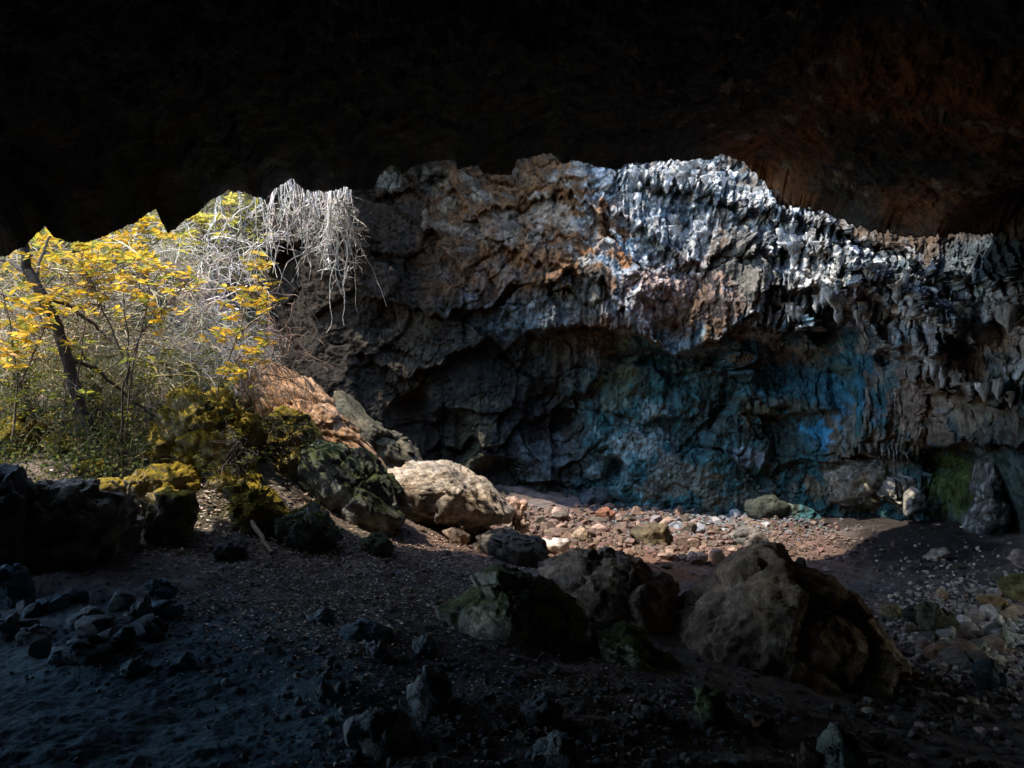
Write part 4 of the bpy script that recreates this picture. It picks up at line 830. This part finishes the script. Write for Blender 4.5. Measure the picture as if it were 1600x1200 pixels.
# undergrowth, litter
lv = Leaves()
N_ = 19000
qx = rng.uniform(-80, 520, N_); qY = rng.uniform(8.15, 15, N_); X_ = (qx - 800) / F * qY; Zg = gz_f(X_, qY)
cl = fbm(np.c_[X_, qY, X_ * 0], 1.6, 3, 801)
for k in range(N_):
    if cl[k] < -.05 or (235 < qx[k] < 405 and qY[k] < 10.0): continue
    if qx[k] > 400 and (qY[k] < 10.5 or qY[k] > 11.2 or qx[k] > 440): continue
    hgt = abs(rng.normal()) * .22 * (1 + 2 * cl[k]); p = np.array([X_[k], qY[k], Zg[k] + hgt])
    c_ = tint([(.06, .085, .02), (.09, .10, .02), (.16, .15, .03), (.05, .07, .03)][rng.integers(4)], .35)
    for _ in range(3): lv.add(p + rng.normal(size=3) * .05, rng.normal(size=3), np.array([0, -.2, 1]) + rng.normal(size=3) * .5, rng.uniform(.025, .06), c_)
tag(lv.build('undergrowth', M_LEAF, w=.55), 'low green leafy undergrowth covering the slope in the opening', 'undergrowth', kind='stuff')
t = Tubes(3)
for k in range(1500):
    x_ = rng.uniform(-40, 400); Y_ = rng.uniform(8.9, 13.5); X0 = (x_ - 800) / F * Y_; z0 = gz_f([X0], [Y_])[0]
    if 225 < x_ < 410 and Y_ < 10: continue
    t.add(walk((X0, Y_, z0), (rng.normal() * .5, rng.normal() * .3, 1), rng.uniform(.2, .8), 6, .22, .12), .004, .0015, tint((.30, .24, .10), .5))
tag(t.build('grass', M_BARK), 'dry wiry grass and stems rising through the undergrowth', 'grass', kind='stuff')
def litter(name, label, zs, cols, dry=M_DRY):
    lv = Leaves()
    for cx, cy_, rx, ry, n_, s0, s1 in zs:
        qx = cx + rx * .55 * rng.normal(size=n_); qy = np.clip(cy_ + ry * .55 * rng.normal(size=n_), 735, 1195)
        lo = np.full(n_, 2.0); hi = np.full(n_, 20.5)
        for _ in range(16):
            mid = (lo + hi) / 2; pp = P(qx, qy, mid); below = pp[:, 2] < gz_f(pp[:, 0], pp[:, 1]); hi = np.where(below, mid, hi); lo = np.where(below, lo, mid)
        pp = P(qx, qy, hi)
        for k in range(n_):
            lv.add(pp[k] + np.array([0, 0, .012]), np.array([rng.normal(), rng.normal(), rng.normal() * .15]), np.array([0, 0, 1]) + rng.normal(size=3) * .35, rng.uniform(s0, s1), tint(cols[rng.integers(len(cols))], .4))
    tag(lv.build(name, dry, w=.38), label, 'leaf litter', kind='stuff')
litter('leaf_litter', 'dry brown leaf litter and bark chips on the cave floor', [(560,930,270,75,7000,.014,.05),(420,850,230,50,3200,.02,.06),(720,860,160,35,900,.015,.05),(850,1100,350,110,3000,.008,.03),(300,780,200,30,900,.03,.08),(600,1000,330,120,2600,.006,.022)],
       [(.42, .28, .18), (.2, .14, .09), (.6, .47, .35), (.09, .07, .06), (.5, .4, .32)])
litter('dead_leaves', 'scattered pale dead leaves below the golden moss boulder', [(300,790,60,40,70,.05,.10),(130,745,60,20,25,.05,.09)], [(.55, .48, .42), (.45, .36, .3)])
for ob in [o for o in bpy.data.objects if o.type == 'MESH' and o.get('label') and 'moss' in o['label'] and ('gold' in o['label'] or 'mossy rock' in o['label'] or 'mossy stone' in o['label']) and o.location.y > 6.8]:
    me = ob.data; n_ = len(me.vertices); co = np.empty(n_ * 3, np.float32); me.vertices.foreach_get('co', co); co = co.reshape(-1, 3)
    no = np.empty(n_ * 3, np.float32); me.vertices.foreach_get('normal', no); no = no.reshape(-1, 3); lv = Leaves()
    msk = np.where((no[:, 2] > .1) & (fbm(co + 5.1, 4, 3, 71) > -.12))[0]
    if len(msk) < 30: continue
    for i in rng.choice(msk, min(2600, len(msk) // 2), replace=False):
        lv.add(co[i], no[i] + rng.normal(size=3) * .8, rng.normal(size=3), rng.uniform(.02, .05), tint([(.30,.21,.02),(.20,.16,.02),(.12,.11,.02)][rng.integers(3)], .3))
    lv.build('moss', M_DRY, parent=ob)['kind'] = 'stuff'
# fallen stick
t = Tubes(8); a = at(362, 792); b = at(424, 872); q = np.linspace(a, b, 14); q[:, 2] = np.linspace(a[2] + .18, b[2] + .05, 14); q += rng.normal(size=q.shape) * .006
t.add(q, .03, .02, (.30, .2, .13)); tag(t.build('fallen_stick', M_BARK), 'bare brown stick lying aslant on the slope before the mossy rock', 'stick')
print('stones', nst, 'objects', len(bpy.data.objects))
